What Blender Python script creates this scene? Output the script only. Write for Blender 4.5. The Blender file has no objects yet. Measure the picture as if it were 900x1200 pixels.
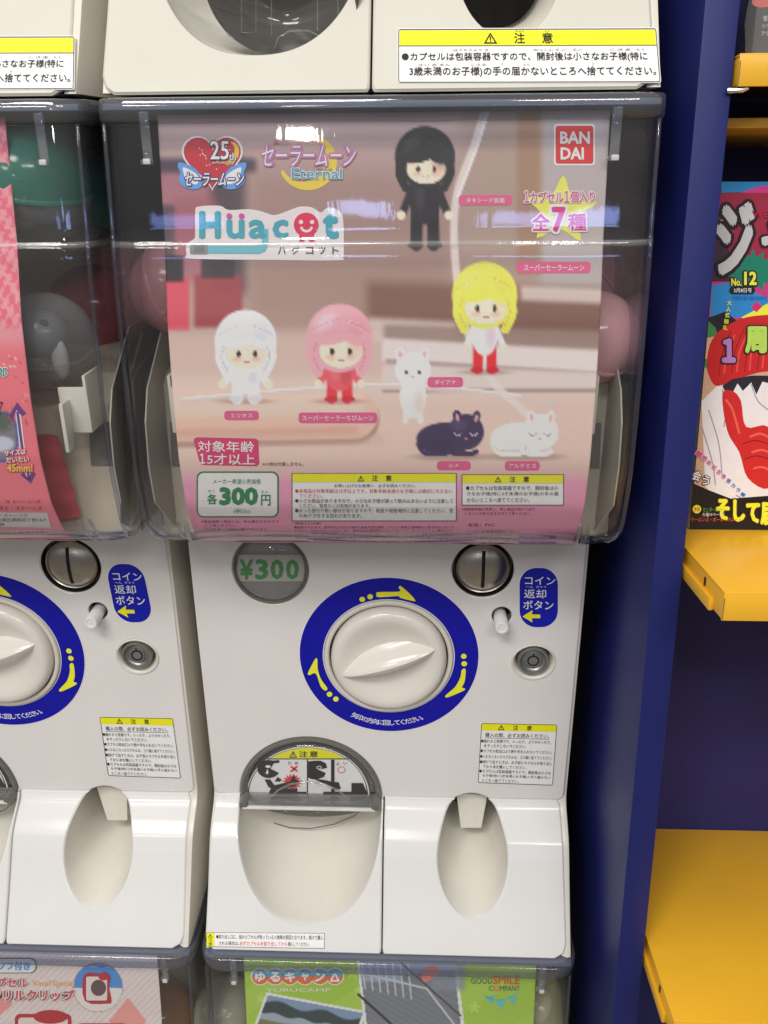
import bpy, bmesh, math, random
import numpy as np
from mathutils import Vector, Matrix
from mathutils.geometry import tessellate_polygon
random.seed(4); np.random.seed(4)
C = bpy.context.scene.collection
S = bpy.context.scene

# ------------------------------------------------------------------ camera
FPX, PITCH, YAW, ROLL, DIST = 1021.04, 0.39919, 0.041704, -0.0090502, 0.63623
cam_d = bpy.data.cameras.new('camera'); cam = bpy.data.objects.new('camera', cam_d); C.objects.link(cam)
_F = np.array([-math.sin(YAW)*math.cos(PITCH), math.cos(YAW)*math.cos(PITCH), -math.sin(PITCH)])
_R = np.array([math.cos(YAW), math.sin(YAW), 0.0]); _U = np.cross(_R, _F)
_c, _s = math.cos(ROLL), math.sin(ROLL)
_R2 = _c*_R + _s*_U; _U2 = -_s*_R + _c*_U
M = Matrix(((_R2[0], _U2[0], -_F[0], 0), (_R2[1], _U2[1], -_F[1], -DIST), (_R2[2], _U2[2], -_F[2], 0), (0, 0, 0, 1)))
cam.matrix_world = M
cam_d.sensor_fit = 'VERTICAL'; cam_d.sensor_height = 36; cam_d.lens = 36*FPX/1200
cam_d.clip_start = 0.01; cam_d.clip_end = 50
S.camera = cam
# ------------------------------------------------------------------ light of the shop
w = bpy.data.worlds.new('World'); S.world = w; w.use_nodes = True
nt = w.node_tree; nt.nodes.clear()
wo = nt.nodes.new('ShaderNodeOutputWorld'); bg = nt.nodes.new('ShaderNodeBackground')
tc = nt.nodes.new('ShaderNodeTexCoord'); sx = nt.nodes.new('ShaderNodeSeparateXYZ'); cr = nt.nodes.new('ShaderNodeValToRGB')
mr = nt.nodes.new('ShaderNodeMapRange'); mr.inputs[1].default_value = -1; mr.inputs[2].default_value = 1
nt.links.new(tc.outputs['Generated'], sx.inputs[0]); nt.links.new(sx.outputs[2], mr.inputs[0]); nt.links.new(mr.outputs[0], cr.inputs[0])
cr.color_ramp.elements[0].color = (.20, .18, .165, 1); cr.color_ramp.elements[0].position = .30
cr.color_ramp.elements[1].color = (1.0, .98, .95, 1); cr.color_ramp.elements[1].position = .85
e = cr.color_ramp.elements.new(.55); e.color = (.17, .168, .17, 1)
nt.links.new(cr.outputs[0], bg.inputs[0]); bg.inputs[1].default_value = 1.15
nt.links.new(bg.outputs[0], wo.inputs[0])

def area(name, loc, target, sx_, sy_, power, col=(1, 1, 1)):
    l = bpy.data.lights.new(name, 'AREA'); l.shape = 'RECTANGLE'; l.size = sx_; l.size_y = sy_; l.energy = power; l.color = col
    o = bpy.data.objects.new(name, l); C.objects.link(o); o.location = loc
    o.rotation_euler = (Vector(target)-Vector(loc)).to_track_quat('-Z', 'Y').to_euler()
    return o
area('ceiling_light_panel', (-.75, -1.95, 2.0), (0, 0, -.3), 1.3, .5, 62, (1, .97, .92))
area('ceiling_light_far', (.9, -2.6, 1.75), (0, 0, -.3), 1.1, .18, 24, (1, .93, .85))
area('ceiling_light_low', (-1.1, -2.3, 1.2), (0, 0, -.3), .5, .14, 9, (1, .95, .88))
area('blue_sign_light', (.58, -3.0, .50), (0, 0, -.05), .68, .045, 1.0, (.34, .45, 1))
area('blue_sign_light', (-.22, -3.0, .53), (0, 0, -.05), .20, .06, .45, (.42, .52, 1))
area('blue_sign_light', (-.95, -3.0, .49), (0, 0, -.05), .35, .04, .3, (.25, .38, 1))
area('downlight', (-.44, -3.0, .80), (0, 0, 0), .14, .05, 2.2, (1, .95, .85))
S.view_settings.view_transform = 'Standard'; S.view_settings.look = 'None'; S.view_settings.exposure = -0.36; S.view_settings.gamma = 1
S.cycles.max_bounces = 10; S.cycles.transparent_max_bounces = 24; S.cycles.diffuse_bounces = 4; S.cycles.glossy_bounces = 5
S.cycles.caustics_reflective = False; S.cycles.caustics_refractive = False

# ------------------------------------------------------------------ measuring helper: pixel of the photograph -> point on a surface of known depth
def rays(P):
    P = np.asarray(P, float).reshape(-1, 2)
    x = (P[:, 0]-450)/FPX; y = (600-P[:, 1])/FPX
    return _F[None] + x[:, None]*_R2[None] + y[:, None]*_U2[None]
def at_y(P, Y):
    d = rays(P); k = (DIST+Y)/d[:, 1]
    return np.stack([d[:, 0]*k, np.broadcast_to(Y, k.shape), d[:, 2]*k], 1)
class Surf:
    def __init__(s, f, off=0.0, curved=False): s.f = f; s.off = off; s.curved = curved
    def map(s, P, off=0.0):
        Y = np.full(len(np.asarray(P).reshape(-1, 2)), -.05)
        for _ in range(40): Y = s.f(at_y(P, Y)[:, 2])
        Q = at_y(P, Y); Q[:, 1] = Q[:, 1]-s.off-off
        return Q
# smooth profiles Y(z)
def smooth(tab, n=400):
    z = np.array([a for a, b in tab]); y = np.array([b for a, b in tab])
    o = np.argsort(z); z = z[o]; y = y[o]
    zz = np.linspace(z[0], z[-1], n); yy = np.interp(zz, z, y)
    k = np.hanning(23); k /= k.sum()
    ye = np.pad(yy, 11, mode='reflect', reflect_type='odd'); yy = np.convolve(ye, k, 'valid')
    return lambda q: np.interp(q, zz, yy)
VP = .690                                   # height from one machine to the next
XC = -.0245                                 # centre of the middle column
PX = .340                                   # column spacing
ptab = [(.03, -.066), (-.054, -.0795), (-.10, -.0915), (-.15, -.0975), (-.19, -.0985), (-.225, -.093), (-.25, -.081), (-.268, -.062)]
prof_card = smooth(ptab)
ctab = [(.03, -.083), (-.0545, -.094), (-.0555, -.0953), (-.08, -.0984), (-.11, -.1015), (-.15, -.1050), (-.20, -.1065), (-.235, -.101), (-.255, -.087)]
prof_case = smooth(ctab, 900)
ttab = [(-.545, -.000), (-.553, -.001), (-.560, -.006), (-.570, -.020), (-.578, -.029), (-.590, -.0365), (-.62, -.0535), (-.655, -.0745), (-.670, -.083)]
prof_tray = smooth(ttab)
def prof_front(z): return np.where(np.asarray(z) > -.548, 0.0, np.minimum(prof_tray(z), 0))
BODY = Surf(lambda z: np.zeros_like(z))
TRAY = Surf(lambda z: prof_tray(z), curved=True)
TRAY_UP = Surf(lambda z: prof_tray(z-VP), curved=True)
CARD = Surf(lambda z: prof_card(z), .0004, True)
CARD_LOW = Surf(lambda z: prof_card(z+VP), .0004, True)

# ------------------------------------------------------------------ materials
def lin(c): return tuple(((v/255+.055)/1.055)**2.4 if v > 10 else v/255/12.92 for v in c)
MC = {}
def mat(name, col, rough=.4, spec=.5, metal=0, var=.04, bump=0, scale=60, coat=0, sss=0, stain=None):
    if name in MC: return MC[name]
    m = bpy.data.materials.new(name); m.use_nodes = True; n = m.node_tree; b = n.nodes['Principled BSDF']
    b.inputs['Roughness'].default_value = rough; b.inputs['Metallic'].default_value = metal
    b.inputs['Specular IOR Level'].default_value = spec; b.inputs['Coat Weight'].default_value = coat
    t = n.nodes.new('ShaderNodeTexCoord'); no = n.nodes.new('ShaderNodeTexNoise'); no.inputs['Scale'].default_value = scale; no.inputs['Detail'].default_value = 5
    n.links.new(t.outputs['Object'], no.inputs['Vector'])
    r = n.nodes.new('ShaderNodeValToRGB'); r.color_ramp.elements[0].position = .3; r.color_ramp.elements[1].position = .7
    r.color_ramp.elements[0].color = (*[v*(1-var) for v in col], 1); r.color_ramp.elements[1].color = (*[min(1, v*(1+var)) for v in col], 1)
    n.links.new(no.outputs['Fac'], r.inputs[0]); last = r.outputs[0]
    if stain:
        n2 = n.nodes.new('ShaderNodeTexNoise'); n2.inputs['Scale'].default_value = stain[1]; n2.inputs['Detail'].default_value = 8; n2.inputs['Roughness'].default_value = .7
        n.links.new(t.outputs['Object'], n2.inputs['Vector'])
        r2 = n.nodes.new('ShaderNodeValToRGB'); r2.color_ramp.elements[0].position = stain[2]; r2.color_ramp.elements[1].position = stain[2]+.15
        r2.color_ramp.elements[0].color = (0, 0, 0, 1); r2.color_ramp.elements[1].color = (stain[3],)*3+(1,)
        n.links.new(n2.outputs['Fac'], r2.inputs[0])
        mx = n.nodes.new('ShaderNodeMix'); mx.data_type = 'RGBA'; n.links.new(r2.outputs[0], mx.inputs[0]); n.links.new(last, mx.inputs[6]); mx.inputs[7].default_value = (*stain[0], 1)
        last = mx.outputs[2]
    n.links.new(last, b.inputs['Base Color'])
    rr = n.nodes.new('ShaderNodeMapRange'); rr.inputs[3].default_value = max(0, rough-.06); rr.inputs[4].default_value = rough+.08
    n3 = n.nodes.new('ShaderNodeTexNoise'); n3.inputs['Scale'].default_value = scale*.4; n3.inputs['Detail'].default_value = 6
    n.links.new(t.outputs['Object'], n3.inputs['Vector']); n.links.new(n3.outputs['Fac'], rr.inputs[0]); n.links.new(rr.outputs[0], b.inputs['Roughness'])
    if bump:
        bp = n.nodes.new('ShaderNodeBump'); bp.inputs['Strength'].default_value = bump; bp.inputs['Distance'].default_value = .0004
        n4 = n.nodes.new('ShaderNodeTexNoise'); n4.inputs['Scale'].default_value = scale*6; n.links.new(t.outputs['Object'], n4.inputs['Vector'])
        n.links.new(n4.outputs['Fac'], bp.inputs['Height']); n.links.new(bp.outputs[0], b.inputs['Normal'])
    MC[name] = m; return m
def clear(name, tint=(.975, .978, .98), edge=(.45, .48, .62), rough=.03, refl=1.0, haze=.0, scratch=True):
    if name in MC: return MC[name]
    m = bpy.data.materials.new(name); m.use_nodes = True; n = m.node_tree; n.nodes.clear()
    out = n.nodes.new('ShaderNodeOutputMaterial'); tr = n.nodes.new('ShaderNodeBsdfTransparent'); gl = n.nodes.new('ShaderNodeBsdfGlossy')
    lw = n.nodes.new('ShaderNodeLayerWeight'); lw.inputs[0].default_value = .5
    pw = n.nodes.new('ShaderNodeMath'); pw.operation = 'POWER'; pw.inputs[1].default_value = 4; n.links.new(lw.outputs['Facing'], pw.inputs[0])
    mc = n.nodes.new('ShaderNodeMix'); mc.data_type = 'RGBA'; mc.inputs[6].default_value = (*tint, 1); mc.inputs[7].default_value = (*edge, 1)
    n.links.new(pw.outputs[0], mc.inputs[0]); n.links.new(mc.outputs[2], tr.inputs[0])
    p5 = n.nodes.new('ShaderNodeMath'); p5.operation = 'POWER'; p5.inputs[1].default_value = 5; n.links.new(lw.outputs['Facing'], p5.inputs[0])   # Schlick, the same from both sides
    fr = n.nodes.new('ShaderNodeMath'); fr.operation = 'MULTIPLY_ADD'; fr.inputs[1].default_value = .95; fr.inputs[2].default_value = .042; n.links.new(p5.outputs[0], fr.inputs[0])
    fm = n.nodes.new('ShaderNodeMath'); fm.operation = 'MULTIPLY'; fm.inputs[1].default_value = refl; fm.use_clamp = True; n.links.new(fr.outputs[0], fm.inputs[0])
    mx = n.nodes.new('ShaderNodeMixShader'); n.links.new(fm.outputs[0], mx.inputs[0]); n.links.new(tr.outputs[0], mx.inputs[1]); n.links.new(gl.outputs[0], mx.inputs[2])
    gl.inputs[1].default_value = rough
    last = mx.outputs[0]
    t = n.nodes.new('ShaderNodeTexCoord')
    if haze:
        df = n.nodes.new('ShaderNodeBsdfDiffuse'); df.inputs[0].default_value = (.75, .76, .78, 1)
        no = n.nodes.new('ShaderNodeTexNoise'); no.inputs['Scale'].default_value = 9; no.inputs['Detail'].default_value = 6; n.links.new(t.outputs['Object'], no.inputs['Vector'])
        mh = n.nodes.new('ShaderNodeMapRange'); mh.inputs[1].default_value = .35; mh.inputs[2].default_value = .75; mh.inputs[3].default_value = haze*.3; mh.inputs[4].default_value = haze
        n.links.new(no.outputs['Fac'], mh.inputs[0])
        m2 = n.nodes.new('ShaderNodeMixShader'); n.links.new(mh.outputs[0], m2.inputs[0]); n.links.new(last, m2.inputs[1]); n.links.new(df.outputs[0], m2.inputs[2]); last = m2.outputs[0]
    if scratch:
        mp = n.nodes.new('ShaderNodeMapping'); mp.inputs['Scale'].default_value = (90, 90, 9); mp.inputs['Rotation'].default_value = (0, .5, 0)
        n.links.new(t.outputs['Object'], mp.inputs[0])
        n5 = n.nodes.new('ShaderNodeTexNoise'); n5.inputs['Scale'].default_value = 1.2; n5.inputs['Detail'].default_value = 3; n.links.new(mp.outputs[0], n5.inputs['Vector'])
        n6 = n.nodes.new('ShaderNodeTexNoise'); n6.inputs['Scale'].default_value = 14; n6.inputs['Detail'].default_value = 1; n.links.new(t.outputs['Object'], n6.inputs['Vector'])
        ad = n.nodes.new('ShaderNodeMath'); ad.operation = 'ADD'; n.links.new(n5.outputs['Fac'], ad.inputs[0])
        ml = n.nodes.new('ShaderNodeMath'); ml.operation = 'MULTIPLY'; ml.inputs[1].default_value = 3.5; n.links.new(n6.outputs['Fac'], ml.inputs[0]); n.links.new(ml.outputs[0], ad.inputs[1])
        bp = n.nodes.new('ShaderNodeBump'); bp.inputs['Strength'].default_value = .28; bp.inputs['Distance'].default_value = .0004
        n.links.new(ad.outputs[0], bp.inputs['Height']); n.links.new(bp.outputs[0], gl.inputs['Normal'])
    n.links.new(last, out.inputs[0]); MC[name] = m; return m
def tinted(name, col, alpha=.5, rough=.15):
    """translucent coloured plastic: partly seen through, partly its own colour"""
    if name in MC: return MC[name]
    m = bpy.data.materials.new(name); m.use_nodes = True; n = m.node_tree; b = n.nodes['Principled BSDF']
    out = n.nodes['Material Output']; b.inputs['Base Color'].default_value = (*col, 1); b.inputs['Roughness'].default_value = rough
    tr = n.nodes.new('ShaderNodeBsdfTransparent'); tr.inputs[0].default_value = (*[v**.5 for v in col], 1)
    lw = n.nodes.new('ShaderNodeLayerWeight'); lw.inputs[0].default_value = .4
    mr = n.nodes.new('ShaderNodeMapRange'); mr.inputs[3].default_value = alpha; mr.inputs[4].default_value = min(1, alpha+.5); n.links.new(lw.outputs['Facing'], mr.inputs[0])
    mx = n.nodes.new('ShaderNodeMixShader'); n.links.new(mr.outputs[0], mx.inputs[0]); n.links.new(tr.outputs[0], mx.inputs[1]); n.links.new(b.outputs[0], mx.inputs[2])
    n.links.new(mx.outputs[0], out.inputs[0]); MC[name] = m; return m
def ink(c, rough=.42):
    c = tuple(c); k = 'ink_%d_%d_%d' % c
    if k in MC: return MC[k]
    return mat(k, tuple(min(.86, v/.86) for v in lin(c)), rough, .35, var=.03, scale=120)

WHITE = mat('white_plastic', (.77, .75, .74), .20, .5, var=.025, scale=14, bump=.10, stain=((.48, .44, .38), 55, .66, .28))
TRAYW = mat('tray_plastic', (.74, .735, .725), .16, .5, var=.02, scale=14, bump=.12, stain=((.46, .42, .36), 70, .67, .35))
CREAM = mat('cream_plastic', (.68, .65, .58), .34, .5, var=.03, scale=18)
CHUTE = mat('worn_cream_plastic', (.74, .715, .645), .40, .4, var=.03, scale=30, stain=((.52, .45, .35), 45, .58, .22))
KNOBM = mat('knob_plastic', (.74, .71, .65), .16, .5, var=.01, scale=18)
DARK = mat('dark_cavity', (.035, .033, .032), .6)
GREY = mat('grey_plastic', (.16, .155, .145), .3)
SMOKE = tinted('smoky_plastic', (.22, .215, .20), .55, .08)
METAL = mat('coin_metal', (.46, .43, .38), .3, .5, metal=1, var=.15, scale=90)
DKMETAL = mat('dark_metal', (.12, .11, .10), .35, .5, metal=.8)
CLEAR = clear('clear_case_plastic', haze=.018, refl=.95)
CLEARB = clear('clear_bar_plastic', (.85, .86, .87), (.5, .52, .6), .05, 2.2, haze=.16, scratch=False)
RIM = clear('case_rim_plastic', (.66, .70, .80), (.22, .25, .42), .06, 1.9, haze=.09, scratch=False)
BLUE = mat('blue_painted_metal', (.011, .017, .125), .46, .3, var=.06, scale=14, bump=.15, stain=((.05, .06, .16), 60, .66, .5))
NAVY = mat('navy_back_panel', (.020, .020, .115), .5, .3, var=.08, scale=20)
YELLOW = mat('yellow_painted_metal', (.80, .43, .028), .27, .45, var=.07, scale=7, bump=.14, stain=((.24, .13, .02), 95, .67, .55))
YEDGE = mat('worn_metal_edge', (.25, .16, .04), .5, .4, var=.3, scale=120)
GAP = mat('black_gap', (.006, .006, .007), .8)
INNER = mat('grey_inner_wall', (.62, .575, .47), .45, .4, var=.10, scale=14)

# ------------------------------------------------------------------ object helpers
def new_obj(name, verts, faces, mats, parent=None, midx=None, smooth_ang=35, origin=None):
    me = bpy.data.meshes.new(name)
    o0 = np.array(origin if origin is not None else (0, 0, 0), float)
    me.from_pydata([tuple(np.asarray(v, float)-o0) for v in verts], [], faces)
    for m in (mats if isinstance(mats, (list, tuple)) else [mats]): me.materials.append(m)
    if midx is not None: me.polygons.foreach_set('material_index', midx)
    if smooth_ang:
        me.polygons.foreach_set('use_smooth', [True]*len(me.polygons))
        try: me.set_sharp_from_angle(angle=math.radians(smooth_ang))
        except Exception: pass
    me.update()
    o = bpy.data.objects.new(name, me); C.objects.link(o)
    if parent: o.parent = parent
    return o
class MB:
    def __init__(s): s.v = []; s.f = []; s.m = []; s.k = 0
    def add(s, V, F, k=None):
        b = len(s.v); s.v += [tuple(v) for v in V]; s.f += [tuple(i+b for i in f) for f in F]; s.m += [s.k if k is None else k]*len(F)
    def box(s, a, b, bev=0.0, k=None):
        bm = bmesh.new(); bmesh.ops.create_cube(bm, size=1)
        a = Vector(a); b = Vector(b); c = (a+b)/2; d = b-a
        for v in bm.verts: v.co = Vector((c.x+v.co.x*d.x, c.y+v.co.y*d.y, c.z+v.co.z*d.z))
        if bev: bmesh.ops.bevel(bm, geom=bm.edges[:], offset=bev, segments=2, profile=.5, affect='EDGES')
        s.bm(bm, k)
    def bm(s, bm, k=None):
        bm.verts.index_update(); s.add([v.co[:] for v in bm.verts], [[v.index for v in f.verts] for f in bm.faces], k); bm.free()
    def loft(s, rings, closed=True, cap=(False, False), k=None):
        n = len(rings[0]); V = [p for r in rings for p in r]; F = []
        for i in range(len(rings)-1):
            for j in range(n if closed else n-1):
                a = i*n+j; b = i*n+(j+1) % n; F.append((a, b, b+n, a+n))
        if cap[0]: F.append(tuple(range(n))[::-1])
        if cap[1]: F.append(tuple(range((len(rings)-1)*n, len(rings)*n)))
        s.add(V, F, k)
    def disc(s, cx, cz, prof, n=64, k=None, cap0=False, cap1=True):
        """surface of revolution about a Y axis; prof = [(r, Y)]"""
        s.loft([[(cx+r*math.cos(2*math.pi*i/n), y, cz+r*math.sin(2*math.pi*i/n)) for i in range(n)] for r, y in prof], True, (cap0, cap1), k)
    def tube(s, P, r, n=8, k=None):
        P = [Vector(p) for p in P]; rings = []
        for i, p in enumerate(P):
            d = (P[min(i+1, len(P)-1)]-P[max(i-1, 0)]).normalized(); a = d.orthogonal().normalized()
            if i: a = (pa - pa.dot(d)*d).normalized()
            pa = a; b = d.cross(a); rr = r[i] if isinstance(r, (list, tuple)) else r
            rings.append([tuple(p+rr*(math.cos(t)*a+math.sin(t)*b)) for t in [2*math.pi*j/n for j in range(n)]])
        s.loft(rings, True, (True, True), k)
    def build(s, name, mats, parent=None, origin=None, ang=35):
        return new_obj(name, s.v, s.f, mats, parent, s.m, ang, origin)
def empty(name, loc, label, cat, group=None, rot=None):
    o = bpy.data.objects.new(name, None); C.objects.link(o); o.location = loc; o.empty_display_size = .05
    o['label'] = label; o['category'] = cat
    if group: o['group'] = group
    if rot: o.rotation_euler = rot
    return o
def tag(o, label, cat, group=None):
    o['label'] = label; o['category'] = cat
    if group: o['group'] = group
    return o

# flat plate with holes, chamfered rims; outline & holes in (x, z), laid over the profile Y(z)
def inset(loop, d):
    n = len(loop); out = []
    A = sum(loop[i][0]*loop[(i+1) % n][1]-loop[(i+1) % n][0]*loop[i][1] for i in range(n)); sg = 1 if A > 0 else -1
    for i in range(n):
        a = Vector(loop[i-1]); b = Vector(loop[i]); c = Vector(loop[(i+1) % n])
        e1 = (b-a); e2 = (c-b)
        if e1.length < 1e-9 or e2.length < 1e-9: out.append(tuple(b)); continue
        e1.normalize(); e2.normalize(); nn = Vector((-e1.y-e2.y, e1.x+e2.x))
        if nn.length < 1e-6: out.append(tuple(b)); continue
        nn.normalize(); cs = max(.5, nn.dot(Vector((-e1.y, e1.x))))
        out.append(tuple(b+nn*sg*d/cs))
    return out
def dense(loop, step=.003):
    o = []
    for i in range(len(loop)):
        a = Vector(loop[i]); b = Vector(loop[(i+1) % len(loop)]); k = max(1, int((b-a).length/step))
        o += [tuple(a.lerp(b, j/k)) for j in range(k)]
    return o
def plate(name, outer, holes, prof, mat_, parent, origin, ch=.0012, depth=.005, zs=None, curved=False):
    outer = dense(outer) if curved else outer
    mb = MB(); loops = [inset(outer, ch)]+[inset(h, -ch) for h in holes]
    flat = [Vector((x, z, 0)) for l in loops for x, z in l]
    tris = tessellate_polygon([[Vector((x, z, 0)) for x, z in l] for l in loops])
    bm = bmesh.new(); vs = [bm.verts.new(p) for p in flat]
    for t in tris:
        try: bm.faces.new([vs[i] for i in t])
        except ValueError: pass
    if curved:
        for z in zs: bmesh.ops.bisect_plane(bm, geom=bm.verts[:]+bm.edges[:]+bm.faces[:], plane_co=(0, z, 0), plane_no=(0, 1, 0))
    bmesh.ops.recalc_face_normals(bm, faces=bm.faces)
    for f in bm.faces:
        if f.normal.z < 0: f.normal_flip()
    bm.verts.index_update()
    mb.add([(v.co.x, float(prof(v.co.y)), v.co.y) for v in bm.verts], [[v.index for v in f.verts] for f in bm.faces]); bm.free()
    for l0, l1 in zip(loops, [outer]+holes):
        r0 = [(x, float(prof(z)), z) for x, z in l0]
        r1 = [(x*.3+a*.7, float(prof(z))+ch*.35, z*.3+b*.7) for (x, z), (a, b) in zip(l0, l1)]
        r2 = [(x, float(prof(z))+ch, z) for x, z in l1]; r3 = [(x, float(prof(z))+depth, z) for x, z in l1]
        mb.loft([r0, r1, r2, r3])
    o = mb.build(name, mat_, parent, origin, 40)
    return o

# flat print, drawn in photograph pixels and laid on a surface
TC = {}
def glyphs(s, bold=0.0, res=2):
    k = (s, bold, res)
    if k in TC: return TC[k]
    c = bpy.data.curves.new('t', 'FONT'); c.body = s; c.resolution_u = res; c.offset = bold; c.size = 1
    o = bpy.data.objects.new('t', c); m = bpy.data.meshes.new_from_object(o)
    V = np.zeros(len(m.vertices)*3); m.vertices.foreach_get('co', V); V = V.reshape(-1, 3)[:, :2]
    F = [tuple(p.vertices) for p in m.polygons]
    bpy.data.objects.remove(o); bpy.data.curves.remove(c); bpy.data.meshes.remove(m)
    TC[k] = (V, F); return TC[k]
class Quad:
    def __init__(s, tl, tr, br, bl, w=100, h=100): s.q = [np.array(p, float) for p in (tl, tr, br, bl)]; s.w = w; s.h = h
    def __call__(s, P):
        P = np.asarray(P, float).reshape(-1, 2); u = (P[:, 0]/s.w)[:, None]; v = (P[:, 1]/s.h)[:, None]
        a, b, c, d = s.q; return a*(1-u)*(1-v)+b*u*(1-v)+c*u*v+d*(1-u)*v
class Print:
    LAY = .00022
    def __init__(s, name, surf, parent, origin, xf=None, map_=None):
        s.name, s.surf, s.parent, s.origin, s.xf = name, surf, parent, origin, xf
        s.map_ = map_; s.V = []; s.F = []; s.mi = []; s.mats = []; s.n = 0
    def _m(s, c):
        m = c if isinstance(c, bpy.types.Material) else ink(c)
        if m not in s.mats: s.mats.append(m)
        return s.mats.index(m)
    def raw(s, V, F, c, lay):
        V = np.asarray(V, float).reshape(-1, 2)
        if s.xf: V = s.xf(V)
        W = s.map_(V, lay*s.LAY) if s.map_ else s.surf.map(V, lay*s.LAY)
        s.V.append(W); s.F += [tuple(i+s.n for i in f) for f in F]; s.mi += [s._m(c)]*len(F); s.n += len(W)
    def poly(s, pts, c, lay=1, holes=(), cut=None):
        loops = [list(pts)]+[list(h) for h in holes]
        tris = tessellate_polygon([[Vector((p[0], p[1], 0)) for p in l] for l in loops])
        flat = [p for l in loops for p in l]
        if s.surf is not None and s.surf.curved:
            ys = [p[1] for p in flat]; h = max(ys)-min(ys); st = cut or 8
            if h > st:
                bm = bmesh.new(); vs = [bm.verts.new((p[0], p[1], 0)) for p in flat]
                for t in tris:
                    try: bm.faces.new([vs[i] for i in t])
                    except ValueError: pass
                y = min(ys)+st
                while y < max(ys): bmesh.ops.bisect_plane(bm, geom=bm.verts[:]+bm.edges[:]+bm.faces[:], plane_co=(0, y, 0), plane_no=(0, 1, 0)); y += st
                bm.verts.index_update(); V = [(v.co.x, v.co.y) for v in bm.verts]; F = [[v.index for v in f.verts] for f in bm.faces]; bm.free()
                s.raw(V, F, c, lay); return
        s.raw(flat, tris, c, lay)
    def rect(s, x0, y0, x1, y1, c, lay=1): s.poly([(x0, y0), (x1, y0), (x1, y1), (x0, y1)], c, lay)
    def rr(s, x0, y0, x1, y1, r, c, lay=1, n=6):
        s.poly(rrpts(x0, y0, x1, y1, r, n), c, lay)
    def frame(s, x0, y0, x1, y1, r, t, c, lay=1):
        s.poly(rrpts(x0, y0, x1, y1, r), c, lay, holes=[rrpts(x0+t, y0+t, x1-t, y1-t, max(.01, r-t))[::-1]])
    def ell(s, cx, cy, rx, ry, c, lay=1, n=28, a0=0, a1=360, rot=0):
        s.poly(ellpts(cx, cy, rx, ry, n, a0, a1, rot), c, lay)
    def ring(s, cx, cy, rx, ry, t, c, lay=1, n=36):
        s.poly(ellpts(cx, cy, rx, ry, n), c, lay, holes=[ellpts(cx, cy, rx-t, ry-t, n)[::-1]])
    def line(s, P, wd, c, lay=1):
        P = [Vector(p) for p in P]
        L = []; R = []
        for i, p in enumerate(P):
            d = (P[min(i+1, len(P)-1)]-P[max(i-1, 0)]).normalized(); n = Vector((-d.y, d.x))*wd/2; L.append(tuple(p+n)); R.append(tuple(p-n))
        for i in range(len(P)-1): s.poly([L[i], L[i+1], R[i+1], R[i]], c, lay)
    def text(s, t, x0, y0, x1, y1, c, lay=2, bold=0.0, out=None, ow=.06, slope=0, shear=0, res=2, rot=0):
        V, F = glyphs(t, 0, res); mn = V.min(0); mx = V.max(0)
        u = (V[:, 0]-mn[0])/max(1e-6, mx[0]-mn[0]); v = (V[:, 1]-mn[1])/max(1e-6, mx[1]-mn[1])
        H = y1-y0; bw = bold*H
        X = x0+bw+u*(x1-x0-2*bw); Y = y1-bw-v*(H-2*bw)
        X = X + shear*(y1-Y); Y = Y+slope*(X-x0)
        if rot:
            cx, cy = (x0+x1)/2, (y0+y1)/2; a = math.radians(rot); dx, dy = X-cx, Y-cy
            X = cx+dx*math.cos(a)-dy*math.sin(a); Y = cy+dx*math.sin(a)+dy*math.cos(a)
        k = 0
        if out:
            w_ = bw+ow*H
            nn = 10 if w_ < 1.5 else 24
            for i in range(nn):
                a = 2*math.pi*i/nn; s.raw(np.stack([X+w_*math.cos(a), Y+w_*math.sin(a)], 1), F, out, lay-.75+.3*i/nn)
            s.raw(np.stack([X, Y], 1), F, out, lay-.42)
        if bold > .008:
            for i in range(6 if bold > .03 else 4):
                a = 2*math.pi*(i+.5)/(6 if bold > .03 else 4); s.raw(np.stack([X+bw*math.cos(a), Y+bw*math.sin(a)], 1), F, c, lay+.03*i)
        s.raw(np.stack([X, Y], 1), F, c, lay+.2)
    def build(s, kids=None):
        V = np.concatenate(s.V)
        o = new_obj(s.name, V, s.F, s.mats, s.parent, s.mi, 0, s.origin)
        return o
def rrpts(x0, y0, x1, y1, r, n=6):
    P = []
    for cx, cy, a in ((x1-r, y0+r, -90), (x1-r, y1-r, 0), (x0+r, y1-r, 90), (x0+r, y0+r, 180)):
        P += [(cx+r*math.cos(math.radians(a+90*i/n)), cy+r*math.sin(math.radians(a+90*i/n))) for i in range(n+1)]
    return P
def ellpts(cx, cy, rx, ry, n=28, a0=0, a1=360, rot=0):
    full = abs(a1-a0) >= 360; k = n if full else n+1; c, sn = math.cos(math.radians(rot)), math.sin(math.radians(rot)); P = []
    for i in range(k):
        a = math.radians(a0+(a1-a0)*i/n); x, y = rx*math.cos(a), ry*math.sin(a); P.append((cx+x*c-y*sn, cy+x*sn+y*c))
    return P
def smoothpts(P, n=6):
    """closed Catmull-Rom through P"""
    o = []; N = len(P)
    for i in range(N):
        a, b, c, d = [np.array(P[(i+k-1) % N], float) for k in range(4)]
        for j in range(n):
            t = j/n; o.append(tuple(.5*((2*b)+(-a+c)*t+(2*a-5*b+4*c-d)*t*t+(-a+3*b-3*c+d)*t**3)))
    return o
BK = (28, 26, 26); WT = (236, 234, 232); YL = (240, 220, 30)
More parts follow.
